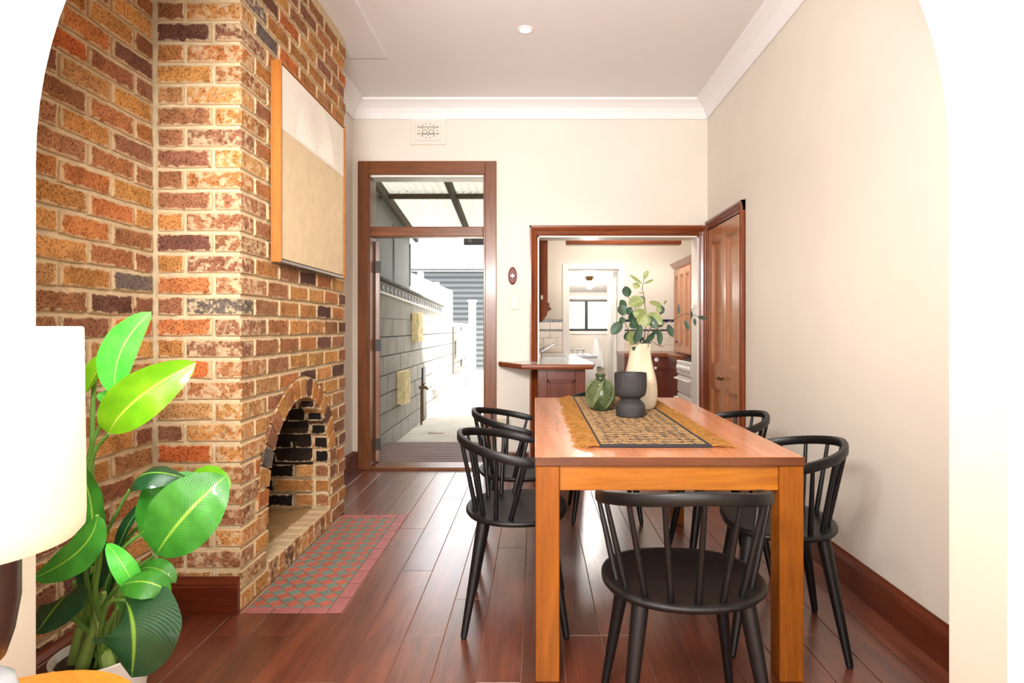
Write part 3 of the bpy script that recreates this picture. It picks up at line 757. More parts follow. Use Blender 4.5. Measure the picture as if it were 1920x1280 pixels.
# vases
def smooth_prof(pts, n=40):
    out = []
    m = len(pts)
    for i in range(m-1):
        p0, p1, p2, p3 = pts[max(i-1, 0)], pts[i], pts[i+1], pts[min(i+2, m-1)]
        for k in range(max(1, n//m)):
            t = k/max(1, n//m)
            out.append(tuple(.5*((2*p1[j])+(-p0[j]+p2[j])*t+(2*p0[j]-5*p1[j]+4*p2[j]-p3[j])*t*t+(-p0[j]+3*p1[j]-3*p2[j]+p3[j])*t**3) for j in (0, 1)))
    out.append(pts[-1]); return out
RT = TH+.0082
gv = root('green_vase', (.335, 3.0, RT), 'squat green glazed vase with raised leaf veins, on the runner beside the black pot', 'vase', world=False)
prof = smooth_prof([(.034, 0), (.05, .008), (.068, .045), (.073, .08), (.068, .115), (.05, .145), (.03, .158), (.0245, .164), (.0245, .174), (.028, .185), (.024, .186), (.021, .17)], 60)
MB().lathe([(.001, 0)]+prof, n=40, cap=False).build('body', None, gv, loc=(0,0,0))
m_, nt_, b_ = newmat('green_leaf_glaze')
sp_ = pos(nt_, obj=True); nn = noise(nt_, sp_, 18, 3)
nt_.links.new(ramp(nt_, nn, [(.3, lin((28,46,30))), (.6, lin((66,78,48)))]).outputs[0], b_.inputs['Base Color']); b_.inputs['Roughness'].default_value = .22; b_.inputs['Coat Weight'].default_value = .5
gv.children[0].data.materials.append(m_)
def rad_at(z, prof=prof):
    for (r0, z0), (r1, z1) in zip(prof, prof[1:]):
        if z0 <= z <= z1 and z1 > z0: return r0+(r1-r0)*(z-z0)/(z1-z0)
    return .03
M['veinlight'] = plain('pale_green_relief', (108,116,78), .3, .2, 40)
vn = MB()
for q in range(5):
    a0 = q*2*pi/5+.5; tilt = .9
    def P(a, z, k=.0015): r = rad_at(max(.012, min(.15, z)))+k; return (r*cos(a), r*sin(a), z)
    rib = [(a0+tilt*(t-.5), .015+.13*t) for t in [j/12 for j in range(13)]]
    vn.tube([P(a, z) for a, z in rib], .0026, 5)
    for j in range(0, 12):
        a, z = rib[j]
        for s in (-1, 1):
            pts = [P(a+s*.62*u*(1-.3*j/12)*(1.0), min(.152, z+.040*u+.012*u*u)) for u in (0, .25, .5, .75, 1)]
            vn.tube(pts, [.002, .0024, .0024, .002, .001], 5)
vn.build('raised_veins', M['veinlight'], gv, loc=(0,0,0))['kind'] = 'stuff'
bp = root('black_pot', (.456, 2.80, RT), 'charcoal fluted pedestal pot in front of the beige vase', 'pot', world=False)
prof = smooth_prof([(.064, 0), (.068, .006), (.069, .03), (.066, .056), (.052, .074), (.045, .082), (.052, .09), (.068, .102), (.075, .13), (.0765, .17), (.0765, .205)], 60)
fl_ = lambda a, z: 1+(.022*(abs(sin(a*22)))-.014) if .012 < z < .198 else 1
MB().lathe([(.001, 0)]+prof+[(.0765, .207), (.071, .207), (.069, .19), (.06, .11), (.001, .10)], n=176, flute=fl_, cap=False).build('body', M['matblack'], bp, loc=(0,0,0))
tv = root('tall_vase', (.548, 3.06, RT), 'tall beige stoneware vase with a twisted facet holding gum branches', 'vase', world=False)
n = 64; tvm = MB(); vs = []; prof = smooth_prof([(.055, 0), (.072, .006), (.086, .04), (.090, .09), (.084, .15), (.070, .21), (.058, .27), (.055, .31), (.057, .34)], 60)
for r, z in prof:
    for k in range(n):
        a = 2*pi*k/n; rr = r
        # a flat facet that twists down the body
        fa = -pi/2+.55-1.5*(1-z/.34)*.5; d = cos(a-fa)
        lim = .80+.16*(1-z/.34)
        if d > lim: rr = r*lim/d
        vs.append((rr*cos(a), rr*sin(a), z))
m = len(prof)
for r, z in ((.050, .34), (.046, .30)):
    vs += [(r*cos(2*pi*k/n), r*sin(2*pi*k/n), z) for k in range(n)]
tvm.add(vs, [(i*n+k, i*n+(k+1) % n, (i+1)*n+(k+1) % n, (i+1)*n+k) for i in range(m+1) for k in range(n)]+[tuple(range(n))[::-1]], True)
tvm.build('body', M['beige'], tv, loc=(0,0,0), auto=22)
# leaf builder: midrib through world points, width, normal hint
def leaf(name, pts, width, nrm, m, parent, fold=.25, ripple=.0, tipw=.0, n=14, wd=6, shape=1., loc=None, cup=0):
    P = [Vector(p) for p in pts]
    if len(P) == 2: P = [P[0], (P[0]+P[1])/2, P[1]]
    def bez(t): return P[0]*(1-t)**2+(P[1]*2-(P[0]+P[2])*.5)*2*t*(1-t)+P[2]*t*t
    nrm = Vector(nrm).normalized(); vs = []; uv = []; base_ = Vector(parent.location) if parent.get('_w') else Vector((0,0,0))
    for i in range(n+1):
        t = i/n; p = bez(t); tg = (bez(min(1, t+.02))-bez(max(0, t-.02))).normalized()
        sd = tg.cross(nrm).normalized(); nn_ = sd.cross(tg).normalized()
        w = width*.5*(sin(pi*min(1, t**shape))**.62 if 0 < t < 1 else .0)
        for j in range(-wd, wd+1):
            u = j/wd
            off = sd*(u*w)*(1-.12*abs(u))+nn_*(abs(u)**1.3*w*fold+cup*w*(1-u*u)+ripple*sin(t*24+u*2)*abs(u)*w)
            vs.append(p+off); uv.append(((u+1)/2, t))
    c = 2*wd+1
    fs = [(i*c+j, i*c+j+1, (i+1)*c+j+1, (i+1)*c+j) for i in range(n) for j in range(c-1)]
    me = mesh(name, [v-base_ for v in vs], fs, True); ul = me.uv_layers.new(name='UVMap')
    for l in me.loops: ul.data[l.index].uv = uv[l.vertex_index]
    me.validate()
    return link(name, me, m, parent, loc=(0,0,0))
# gum branches in the tall vase
gb = root('gum_branches', (.548, 3.06, RT+.12), 'spray of green gum leaves on thin twigs standing in the tall beige vase', 'foliage')
GY = 3.06
def g(px, py, dy=0): return at(px, py, GY+dy)
b0 = Vector((.548, 3.06, RT+.12))
twigs = [[(1205,655,0), (1213,600,.0), (1207,555,0), (1204,540,0), (1208,520,0)],
         [(1203,655,.02), (1198,610,.03), (1190,575,.03), (1180,560,.03), (1172,548,.03)],
         [(1200,655,-.03), (1185,630,-.04), (1174,610,-.05), (1166,590,-.05), (1162,575,-.05)],
         [(1207,655,.03), (1222,625,.05), (1245,606,.06), (1265,598,.06), (1285,587,.06), (1300,590,.06), (1318,596,.06)],
         [(1209,655,-.02), (1216,620,-.04), (1228,605,-.05), (1240,600,-.06)],
         [(1204,655,.0), (1208,630,-.06), (1212,610,-.08), (1205,590,-.09)],
         [(1210,655,.0), (1222,640,-.03), (1236,648,-.05), (1246,650,-.06)]]
tw = None
for t in twigs:
    pts = [b0+Vector((random.uniform(-.02, .02), random.uniform(-.02, .02), 0))]+[g(*q) for q in t]
    MB().tube(pts, [.0026]+[.0024-.0012*i/len(t) for i in range(len(t))], 6).build('twig', M['twig'], gb)
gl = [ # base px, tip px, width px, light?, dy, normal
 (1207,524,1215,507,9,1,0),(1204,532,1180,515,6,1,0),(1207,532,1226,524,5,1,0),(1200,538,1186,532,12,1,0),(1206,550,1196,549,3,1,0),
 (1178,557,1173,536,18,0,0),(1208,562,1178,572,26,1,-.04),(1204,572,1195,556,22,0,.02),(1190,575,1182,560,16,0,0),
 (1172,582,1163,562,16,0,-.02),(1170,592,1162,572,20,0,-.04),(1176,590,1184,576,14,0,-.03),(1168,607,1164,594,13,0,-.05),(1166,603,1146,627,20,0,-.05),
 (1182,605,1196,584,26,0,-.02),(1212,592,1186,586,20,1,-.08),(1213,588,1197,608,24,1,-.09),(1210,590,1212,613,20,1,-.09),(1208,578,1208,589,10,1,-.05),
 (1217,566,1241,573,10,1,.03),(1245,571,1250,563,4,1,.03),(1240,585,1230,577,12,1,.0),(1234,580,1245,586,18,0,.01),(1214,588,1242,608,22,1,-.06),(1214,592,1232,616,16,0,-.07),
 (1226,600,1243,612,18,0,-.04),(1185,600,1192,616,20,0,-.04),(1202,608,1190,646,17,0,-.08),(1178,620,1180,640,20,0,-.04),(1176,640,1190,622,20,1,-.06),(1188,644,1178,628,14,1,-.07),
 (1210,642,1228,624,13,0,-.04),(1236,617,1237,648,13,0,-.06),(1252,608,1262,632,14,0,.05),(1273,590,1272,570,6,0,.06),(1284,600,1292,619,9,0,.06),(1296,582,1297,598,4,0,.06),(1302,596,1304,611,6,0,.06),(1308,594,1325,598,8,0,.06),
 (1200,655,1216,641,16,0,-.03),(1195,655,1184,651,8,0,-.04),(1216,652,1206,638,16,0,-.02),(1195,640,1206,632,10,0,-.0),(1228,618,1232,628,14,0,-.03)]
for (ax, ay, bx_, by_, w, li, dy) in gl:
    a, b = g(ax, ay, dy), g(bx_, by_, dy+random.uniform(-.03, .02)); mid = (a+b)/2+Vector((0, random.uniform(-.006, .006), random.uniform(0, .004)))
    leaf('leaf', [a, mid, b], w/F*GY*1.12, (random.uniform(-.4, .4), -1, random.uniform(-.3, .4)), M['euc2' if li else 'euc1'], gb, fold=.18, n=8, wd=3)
# ------------------------------------------------------------------ chairs (local: back towards -Y, seat opens to +Y)
def make_chair(label):
    c = root('dining_chair', (0, 0, 0), label, 'chair', 'black spindle chairs around the dining table', world=False)
    mb = MB(); n = 56
    def outl(a, k): # superellipse-ish seat, straighter front
        x, y = cos(a), sin(a); e = 2.5 if y > 0 else 2.15
        r = (abs(x)**e+abs(y)**e)**(-1/e); return (.236*r*x*k, .208*r*y*k)
    rings = [(.90, .425), (.97, .430), (1.0, .438), (1.0, .444), (.985, .449), (.93, .4495), (.82, .445), (.55, .441), (.2, .440), (.01, .440)]
    vs = []
    for k, z in rings:
        for i in range(n):
            x, y = outl(2*pi*i/n, k); vs.append((x, y, z+(.004*max(0, y/.2)**2 if z > .43 else 0)))
    mb.add(vs, [(r*n+i, r*n+(i+1) % n, (r+1)*n+(i+1) % n, (r+1)*n+i) for r in range(len(rings)-1) for i in range(n)]+[tuple(range(n))[::-1], tuple((len(rings)-1)*n+i for i in range(n))], True)
    mb.build('seat', M['black'], c, loc=(0,0,0), auto=60)
    def rail(th):   # th angle from the back (0) in radians, +-; returns the centre of the rail
        x = .243*sin(th) if abs(th) < pi/2 else .243*math.copysign(1, th)*(1-.02*(abs(th)-pi/2))
        y = -.235*cos(th)+.0 if abs(th) < pi/2 else .235*(abs(th)-pi/2)
        z = .743-.060*(abs(th)/1.57)**1.4 if abs(th) < 1.57 else .683-.055*(abs(th)-1.57)
        return Vector((x, y, z))
    TM = 1.88
    pts = [rail(-TM+2*TM*i/44) for i in range(45)]
    def sec(t):
        e = 1-max(0, (abs(t-.5)*2-.94)/.06)*.45
        a, b = .011*e, .0165*e
        return [(a*x, b*y) for x, y in ((-1, -.7), (-.7, -1), (.7, -1), (1, -.7), (1, .7), (.7, 1), (-.7, 1), (-1, .7))]
    MB().sweep(pts, sec).build('backrest', M['black'], c, loc=(0,0,0), auto=50)
    tops = [0, .42, .85, 1.28, 1.74]; bots = [0, .36, .74, 1.12, 1.46]
    for i in range(5):
        for s in ((1,) if i == 0 else (-1, 1)):
            tp = rail(s*tops[i]); tp.z -= .010; ab = s*bots[i]; bt = Vector((.196*sin(ab), -.172*cos(ab), .440))
            k = [bt, bt.lerp(tp, .25), bt.lerp(tp, .7), tp]
            MB().tube(k, [.0098, .0098, .0082, .007], 10).build('spindle', M['black'], c, loc=(0,0,0))
    for sx in (-1, 1):
        for sy in (-1, 1):
            a = Vector((sx*.145, sy*.125, .432)); b = Vector((sx*.205, sy*.195, .008)); 
            MB().tube([a, a.lerp(b, .12), a.lerp(b, .93), b], [.024, .0235, .0135, .0125], 14).tube([b, b+Vector((0,0,-.008))], [.011, .010], 10).build('leg', M['black'], c, loc=(0,0,0))
    return c
def copy_tree(o, parent=None):
    c = o.copy(); COL.objects.link(c); c.parent = parent
    for ch in list(o.children): copy_tree(ch, c)
    return c
ch0 = make_chair('black spindle chair at the near end of the table, its back to the camera')
spots = [(.435, 1.735, 0, None),
 (-.075, 2.43, -90, 'black spindle chair on the fireplace side of the table, nearer the camera'),
 (-.085, 3.08, -90, 'black spindle chair on the fireplace side of the table, nearer the yard door'),
 (.935, 2.27, 80, 'black spindle chair on the plain wall side of the table, nearer the camera'),
 (.92, 2.96, 90, 'black spindle chair on the plain wall side of the table, nearer the cupboard doors'),
 (.435, 3.72, 180, 'black spindle chair at the far end of the table, mostly hidden by the top')]
for i, (x, y, a, lb) in enumerate(spots):
    o = ch0 if i == 0 else copy_tree(ch0)
    o.location = (x, y, 0); o.rotation_euler[2] = R(a)
    if lb: o['label'] = lb
# ------------------------------------------------------------------ banana plant in pot
pl = root('potted_plant', (-1.27, 1.72, 0), 'tall broad-leaved green plant in a white pot beside the brick alcove wall', 'plant')
PX, PY = -1.27, 1.72
MB().lathe([(.085, 0), (.10, .01), (.122, .22), (.125, .232), (.118, .235), (.113, .205), (.001, .202)], (PX, PY, 0), 40, cap=False).build('pot', M['pot'], pl)
MB().lathe([(.001, .21), (.113, .21), (.113, .2), (.001, .2)], (PX, PY, 0), 24, cap=False).build('soil', M['soil'], pl)
def q(px, py, Y): return at(px, py, Y)
SB = Vector((PX, PY, .205))
def stem(pts, r0=.009, r1=.005, m='stem'):
    pts = [Vector(p) for p in pts]
    # smooth through Catmull-Rom
    out = []
    for i in range(len(pts)-1):
        p0, p1, p2, p3 = pts[max(i-1, 0)], pts[i], pts[i+1], pts[min(i+2, len(pts)-1)]
        for k in range(6):
            t = k/6; out.append(.5*((2*p1)+(-p0+p2)*t+(2*p0-5*p1+4*p2-p3)*t*t+(-p0+3*p1-3*p2+p3)*t**3))
    out.append(pts[-1]); n_ = len(out)
    MB().tube(out, [r0+(r1-r0)*(i/(n_-1)) for i in range(n_)], 8).build('stem', M[m], pl)
L = [ # midrib px points (3), depth (3), width m, normal, mat, fold, cup
 ((218,742,1.66),(226,660,1.64),(284,584,1.66), .105, (.3,-1,.1), 'leaf4', .35),
 ((205,668,1.78),(185,690,1.76),(160,738,1.74), .085, (-.3,-1,.3), 'leaf2', .25),
 ((182,738,1.70),(212,744,1.66),(232,728,1.64), .05, (0,-1,.6), 'leaf4', .3),
 ((204,812,1.62),(260,745,1.60),(368,679,1.66), .145, (.35,-1,-.15), 'leaf2', .30),
 ((243,918,1.64),(280,886,1.62),(358,900,1.66), .10, (.1,-.6,1), 'leaf3', -.35),
 ((262,1002,1.66),(318,950,1.64),(388,893,1.68), .20, (.1,-1,.35), 'leaf1', .16),
 ((292,1040,1.56),(348,965,1.54),(424,892,1.60), .20, (.25,-1,.25), 'leaf1', .14),
 ((356,896,1.78),(395,895,1.78),(432,915,1.78), .08, (0,-1,.5), 'leaf2', .1),
 ((165,1030,1.60),(172,955,1.58),(148,872,1.62), .13, (-.2,-1,0), 'leaf1', .2),
 ((182,966,1.52),(150,1030,1.50),(60,1085,1.48), .12, (-.2,-1,.5), 'leaf1', -.15),
 ((165,1118,1.66),(180,1050,1.66),(176,985,1.68), .12, (0,-1,0), 'leaf3', .3),
 ((256,1112,1.50),(236,1068,1.46),(200,1018,1.48), .06, (.6,-1,.2), 'leaf4', .25),
 ((222,1138,1.50),(240,1102,1.46),(285,1068,1.50), .135, (-.1,-.9,.7), 'leaf1', -.2),
 ((222,1100,1.46),(270,1090,1.42),(322,1112,1.44), .085, (.1,-.8,.9), 'leaf1', -.25),
 ((258,1068,1.56),(295,1066,1.54),(330,1092,1.54), .06, (.1,-.8,.9), 'leaf1', .1),
 ((234,1124,1.44),(250,1180,1.38),(246,1270,1.40), .235, (.0,-1,.3), 'leaf3', -.12),
 ((135,1110,1.60),(110,1130,1.55),(66,1190,1.50), .15, (-.2,-1,.5), 'leaf3', -.2),
 ((218,1040,1.70),(240,985,1.70),(274,938,1.72), .035, (.2,-1,.2), 'leaf3', .9),
 ((200,1120,1.74),(212,1070,1.74),(222,1030,1.74), .05, (0,-1,.1), 'leaf3', .5)]
leafbases = []
for (a, b, c, w, nr_, mt, fo) in L:
    leaf('leaf', [q(*a), q(*b), q(*c)], w, nr_, M[mt], pl, fold=fo, ripple=.03, n=18, wd=7)
    leafbases.append(q(*a))
for i, (bs, mids) in enumerate(zip(leafbases, [((160,900,1.70),), ((175,740,1.78),), None, ((165,900,1.66),), ((195,1010,1.68),(165,1110,1.70)), ((225,1035,1.66),(180,1110,1.68)), ((240,1080,1.60),(190,1150,1.65)), ((300,960,1.76),(230,1030,1.74)), ((165,1100,1.64),), ((188,1040,1.58),(180,1130,1.62)), ((160,1170,1.68),), ((215,1150,1.6),), ((200,1180,1.6),), None, ((230,1120,1.62),), ((205,1130,1.52),(190,1180,1.6)), ((140,1160,1.62),), ((190,1130,1.7),), ((190,1180,1.72),)])):
    if mids is None: continue
    k = [SB+Vector((random.uniform(-.06, .06), random.uniform(-.06, .05), 0))]+[q(*m) for m in mids[::-1]]+[bs]
    stem(k, .0085, .0042)
stem([SB+Vector((.05, -.03, 0)), q(235,1100,1.6), q(150,1075,1.62), ][0:2]+[q(262,1050,1.6)], .007, .004)
for i, (x, y, h) in enumerate([(175,1060,.30), (140,1090,.26), (195,1110,.24), (155,1120,.2), (215,1150,.18), (120,1150,.2), (180,1140,.22)]):
    t = q(x, y, 1.66); b = SB+Vector(((i-3)*.022, random.uniform(-.07, .03), 0)); stem([b, b.lerp(t, .5)+Vector((random.uniform(-.01, .01), 0, .02)), t], .020, .007, 'sheath')
# ------------------------------------------------------------------ side table and lamp in front
sx, sy, sh = -.845, .90, .541
stb = root('side_table', (sx, sy, 0), 'small round orange wooden side table under the lamp', 'table')
MB().lathe([(.001, sh-.025), (.19, sh-.025), (.2, sh-.018), (.2, sh-.004), (.196, sh), (.001, sh)], (sx, sy, 0), 48, cap=False).build('tabletop', M['oak'], stb)
for k in range(3):
    a = 2*pi*k/3+.5; MB().tube([(sx+.11*cos(a), sy+.11*sin(a), sh-.024), (sx+.17*cos(a), sy+.17*sin(a), 0)], [.018, .012], 12).build('leg', M['oak'], stb)
lx, ly = -.819, .85
lp = root('table_lamp', (lx, ly, sh), 'table lamp with a white drum shade and dark rounded base on the side table', 'lamp')
MB().lathe([(.001, 0), (.035, 0), (.05, .008), (.056, .05), (.058, .085), (.05, .12), (.03, .136), (.001, .138)], (lx, ly, sh), 40, cap=False).build('lower_bulb', M['paleblue'], lp)
MB().lathe([(.001, .132), (.022, .134), (.040, .155), (.050, .19), (.0575, .24), (.0575, .32), (.053, .322), (.04, .334), (.001, .338)], (lx, ly, sh), 40, cap=False).build('upper_bulb', M['navyceramic'], lp)
MB().tube([(lx, ly, sh+.36), (lx, ly, sh+.46)], .008, 10).build('neck', M['brass'], lp)
MB().lathe([(.001, -.035), (.02, -.03), (.03, 0), (.022, .03), (.012, .045), (.001, .046)], (lx, ly, sh+.50), 20, cap=False).build('bulb', M['globe'], lp)
SR = .134
MB().lathe([(SR-.010, .322), (SR, .334), (SR+.001, .355), (SR-.002, .638), (SR-.004, .641), (SR-.006, .638), (SR-.004, .355), (SR-.005, .336), (SR-.012, .325)], (lx, ly, sh), 64, cap=False).build('lamp_shade', M['shade'], lp)
sp = MB().lathe([(.012, .46), (.016, .46), (.016, .465), (.012, .465)], (lx, ly, sh), 16, cap=False)
for k in range(3):
    a = 2*pi*k/3; sp.tube([(lx+.014*cos(a), ly+.014*sin(a), sh+.463), (lx+(SR-.004)*cos(a), ly+(SR-.004)*sin(a), sh+.62)], .0018, 6)
sp.build('shade_ring', M['brass'], lp)
light('table_lamp_light', 'POINT', (lx, ly, sh+.50), power=5, color=(1, .86, .66), size=.035)
# ------------------------------------------------------------------ kitchen shell
KC = 2.7
st('floor_kitchen', MB().box(-.25, 2.1, YB+.18, 9.2, -.12, -.001), M['floor'])
st('ceiling_kitchen', MB().box(-.25, 2.1, YB+.18, YK, KC, KC+.1), M['ceil'])
st('wall_kitchen_left', MB().box(-.25, -.15, YB+.18, 9.2, 0, KC), M['wall'])
st('wall_kitchen_right', MB().box(2.0, 2.1, YB+.18, 9.2, 0, KC), M['wall'])
LX0, LX1, LT = .40, 1.0, 1.873
kb = st('wall_kitchen_back', MB().box(-.15, LX0, YK, YK+.1, 0, KC).box(LX0, LX1, YK, YK+.1, LT, KC).box(LX1, 2.0, YK, YK+.1, 0, KC), M['wall'])
# glazed tiles on the kitchen back wall
tx = [(-.15, LX0-.07), (LX1+.07, 1.98)]
tm = {}
def wtile(x0, x1, z0, z1, m, name):
    key = (round(x1-x0, 3), round(z1-z0, 3), m)
    if key not in tm:
        w, h = x1-x0-.003, z1-z0-.003; o = MB().box(-w/2, w/2, -.006, 0, -h/2, h/2, .0015).build(name, M[m], kb); tm[key] = o.data
    else: o = link(name, tm[key], None, kb)
    o.location = ((x0+x1)/2, YK, (z0+z1)/2)
for a, b in tx:
    r = 0
    for z0, z1, m, nm in ((.885, .972, 'tile_w', 'tile'), (.972, 1.058, 'tile_w', 'tile'), (1.058, 1.138, 'tile_w', 'tile'), (1.138, 1.158, 'tile_n', 'border_tile'), (1.158, 1.246, 'tile_w', 'tile'), (1.246, 1.28, 'tile_n', 'border_tile')):
        w = .12 if m == 'tile_n' else .15; x = b if a < 0 else a+(w/2 if r % 2 else 0)
        if a < 0:
            x = b-(w/2 if (r % 2 and m == 'tile_w') else 0)
            if x < b: wtile(x, b, z0, z1, m, nm)
            while x > a+.01: wtile(max(a, x-w), x, z0, z1, m, nm); x -= w
        else:
            if x > a: wtile(a, x, z0, z1, m, nm)
            while x < b-.01: wtile(x, min(b, x+w), z0, z1, m, nm); x += w
        r += 1
# laundry doorway casing and laundry room
d4 = st('door_4', MB().box(LX0-.07, LX0, YK-.02, YK, 0, LT+.07, .004).box(LX1, LX1+.07, YK-.02, YK, 0, LT+.07, .004).box(LX0, LX1, YK-.02, YK, LT, LT+.07, .004), M['white'])
d4['label'] = 'white framed doorway from the kitchen to the laundry'
MB().box(LX0, LX0+.012, YK, YK+.1, 0, LT).box(LX1-.012, LX1, YK, YK+.1, 0, LT).box(LX0, LX1, YK, YK+.1, LT-.012, LT).build('jamb', M['white'], d4)
MB().box(LX1-.05, LX1-.014, YK+.1, YK+.7, 0, LT-.02, .003).build('door_leaf', M['white'], d4)
LB = 9.0; WX0, WX1, WZ0, WZ1 = .2, 1.26, 1.13, 1.60
st('wall_laundry_back', MB().box(-.15, WX0, LB, LB+.1, 0, 2.2).box(WX0, WX1, LB, LB+.1, 0, WZ0).box(WX0, WX1, LB, LB+.1, WZ1, 2.2).box(WX1, 2.0, LB, LB+.1, 0, 2.2), M['wall'])
cl = MB(); cl.prism([(YK+.1, 2.0), (LB, 1.72), (LB, 1.80), (YK+.1, 2.08)], -.15, 2.0, 'x'); st('ceiling_laundry', cl, M['ceil'])
w1 = st('window_1', MB().box(WX0, WX1, LB-.02, LB+.05, WZ0, WZ0+.035).box(WX0, WX1, LB-.02, LB+.05, WZ1-.02, WZ1).box(WX0, WX0+.03, LB-.02, LB+.05, WZ0, WZ1).box(WX1-.03, WX1, LB-.02, LB+.05, WZ0, WZ1).box(.765, .81, LB-.03, LB+.05, WZ0, WZ1-.02, .003), M['dark'])
w1['label'] = 'dark framed sliding laundry window with bright panes'
for a, b in ((WX0+.03, .765), (.81, WX1-.03)): MB().box(a, b, LB+.02, LB+.026, WZ0+.03, WZ1-.02).build('pane', M['glass'], w1)
MB().box(WX0-.05, WX1+.05, LB-.06, LB, 1.615, 1.67, .004).build('pelmet', M['white'], w1)
MB().box(WX0-.05, WX1+.05, LB-.02, LB, 1.08, 1.13, .004).build('sill', M['white'], w1)
gx, gy = .742, 8.0
gl_ = root('globe_light', (gx, gy, 1.86), 'opal globe light with an aged brass base on the laundry ceiling', 'light')
MB().lathe([(.001, 1.872), (.05, 1.872), (.052, 1.85), (.045, 1.835), (.038, 1.82), (.001, 1.82)], (gx, gy, 0), 24, cap=False).build('base', M['brass'], gl_)
MB().lathe(smooth_prof([(.036, 1.822), (.045, 1.81), (.06, 1.775), (.055, 1.735), (.03, 1.712), (.001, 1.707)], 24), (gx, gy, 0), 28, cap=False).build('globe', M['globe'], gl_)
# laundry tub
lt = root('laundry_tub', (.6, 7.75, 0), 'white laundry tub cabinet with a steel top and chrome taps beyond the kitchen', 'sink')
MB().box(.36, .78, 7.40, 8.05, 0, .80, .004).build('cabinet', M['enamel'], lt)
MB().box(.35, .79, 7.39, 7.47, .80, .825, .004).box(.35, .79, 7.98, 8.06, .80, .825, .004).box(.35, .41, 7.47, 7.98, .80, .825, .004).box(.73, .79, 7.47, 7.98, .80, .825, .004).box(.41, .73, 7.47, 7.98, .80, .806).build('basin_top', M['steel'], lt)
for x in (.51, .585, .66): MB().lathe([(.001, .825), (.016, .825), (.012, .84), (.010, .86), (.022, .868), (.024, .885), (.012, .895), (.001, .896)], (x, 8.0, 0), 12, cap=False).build('tap', M['chrome'], lt)
# towel on a hook
tw_ = root('hanging_towel', (.93, LB, 1.0), 'white towel hanging bunched from a hook under the laundry window', 'towel')
vs = []; n = 16; m = 14
for i in range(m+1):
    t = i/m; z = 1.04-.46*t; w = .03+.20*t**.6*(1-.25*t)
    for k in range(n):
        a = 2*pi*k/n; vs.append((.93+.04*t+w*.5*cos(a), LB-.045+.03*sin(a)*(1+.35*sin(5*a+t*4))-.01*t, z+.015*sin(3*a)*t))
MB().add(vs, [(i*n+k, i*n+(k+1) % n, (i+1)*n+(k+1) % n, (i+1)*n+k) for i in range(m) for k in range(n)]+[tuple(range(n))[::-1], tuple(m*n+k for k in range(n))], True).build('cloth', M['towel'], tw_)
MB().tube([(.93, LB-.001, 1.05), (.93, LB-.05, 1.05), (.93, LB-.055, 1.065)], .006, 8).build('hook', M['chrome'], tw_)
hb = root('wall_bracket', (1.2, LB, .74), 'small square chrome ring on the laundry wall beside the towel', 'bracket')
MB().tube([(1.16, LB-.03, .80), (1.24, LB-.03, .80), (1.24, LB-.03, .70), (1.16, LB-.03, .70), (1.16, LB-.03, .80)], .005, 6).tube([(1.2, LB, .80), (1.2, LB-.03, .80)], .006, 6).build('ring', M['chrome'], hb)
# beam in the kitchen
bm_ = MB().box(.33, 1.55, 6.2, 6.32, 2.058, 2.20, .006); bm = st('beam_kitchen', bm_, M['trimx'])
for x in (.5, 1.4): MB().box(x-.015, x+.015, 6.24, 6.28, 2.2, KC).build('hanger', M['trim'], bm)
# ------------------------------------------------------------------ breakfast bar / sink bench
bc = root('bar_cabinet', (.2, 4.75, 0), 'dark red panelled cabinet below the bar worktop by the kitchen opening', 'cabinet')
MB().box(.018, .395, 4.60, 4.855, 0, .855, .003).build('body', M['cab'], bc)
leaf_door(bc, 'end_panel', .372, .84, [(.12, .76)], t=.022, m='cab', stile=.075, loc=Vector((.0205, 4.578, .01))-bc.location)
sc_ = root('sink_cabinet', (.13, 5.7, 0), 'white lined kitchen base cabinet under the sink worktop', 'cabinet')
MB().box(-.148, .33, 5.07, 6.30, .08, .855, .003).build('body', M['cab'], sc_)
MB().box(-.148, .28, 5.07, 6.30, 0, .08).build('plinth', M['dark'], sc_)
wt = root('worktop', (.1, 5.3, .87), 'grey laminate worktop with timber edge running through the kitchen opening', 'worktop')
poly = [(-.276, 4.872), (-.276, 4.80), (-.09, 4.46), (.434, 4.46), (.445, 4.60), (.375, 6.34), (-.148, 6.34), (-.148, 5.062), (.0, 5.062), (.036, 5.062), (.036, 4.872)]
poly = [(-.276, 4.872), (-.276, 4.80), (-.09, 4.46), (.434, 4.46), (.445, 4.60), (.375, 6.34), (.036, 6.34), (.036, 4.872)]
MB().prism(poly, .862, .9, 'z').build('laminate_top', M['laminate'], wt)
MB().box(-.148, .036, 5.062, 6.34, .862, .9).build('laminate_return', M['laminate'], wt)
ed = MB(); es = [(0, -.038), (.016, -.038), (.026, -.022), (.026, -.008), (.018, 0), (0, 0)]
ed.sweep([(-.276, 4.86, .902), (-.276, 4.80, .902), (-.09, 4.46, .902), (.434, 4.46, .902), (.445, 4.60, .902), (.375, 6.34, .902)], [(a, b) for a, b in es])
ed.build('timber_edge', M['cabx'], wt, auto=20)
MB().box(.02, .30, 5.5, 6.1, .899, .906, .003).build('sink_rim', M['steel'], wt)
fc = root('kitchen_faucet', (.06, 5.35, .9), 'chrome mixer faucet with a long angled spout on the sink worktop', 'faucet')
p0 = at(1012, 660, 5.35)
MB().lathe([(.001, .9), (.026, .9), (.022, .92), (.020, .965), (.012, .98), (.001, .982)], (p0.x, 5.35, 0), 20, cap=False).build('body', M['chrome'], fc)
MB().tube([(p0.x, 5.35, .95), at(1034, 647, 5.35), at(1041, 644, 5.35), at(1043, 646, 5.35)], [.010, .009, .010, .010], 10).build('spout', M['chrome'], fc)
MB().tube([(p0.x, 5.35, .975), (p0.x+.05, 5.35, 1.005)], [.007, .005], 8).build('lever', M['chrome'], fc)
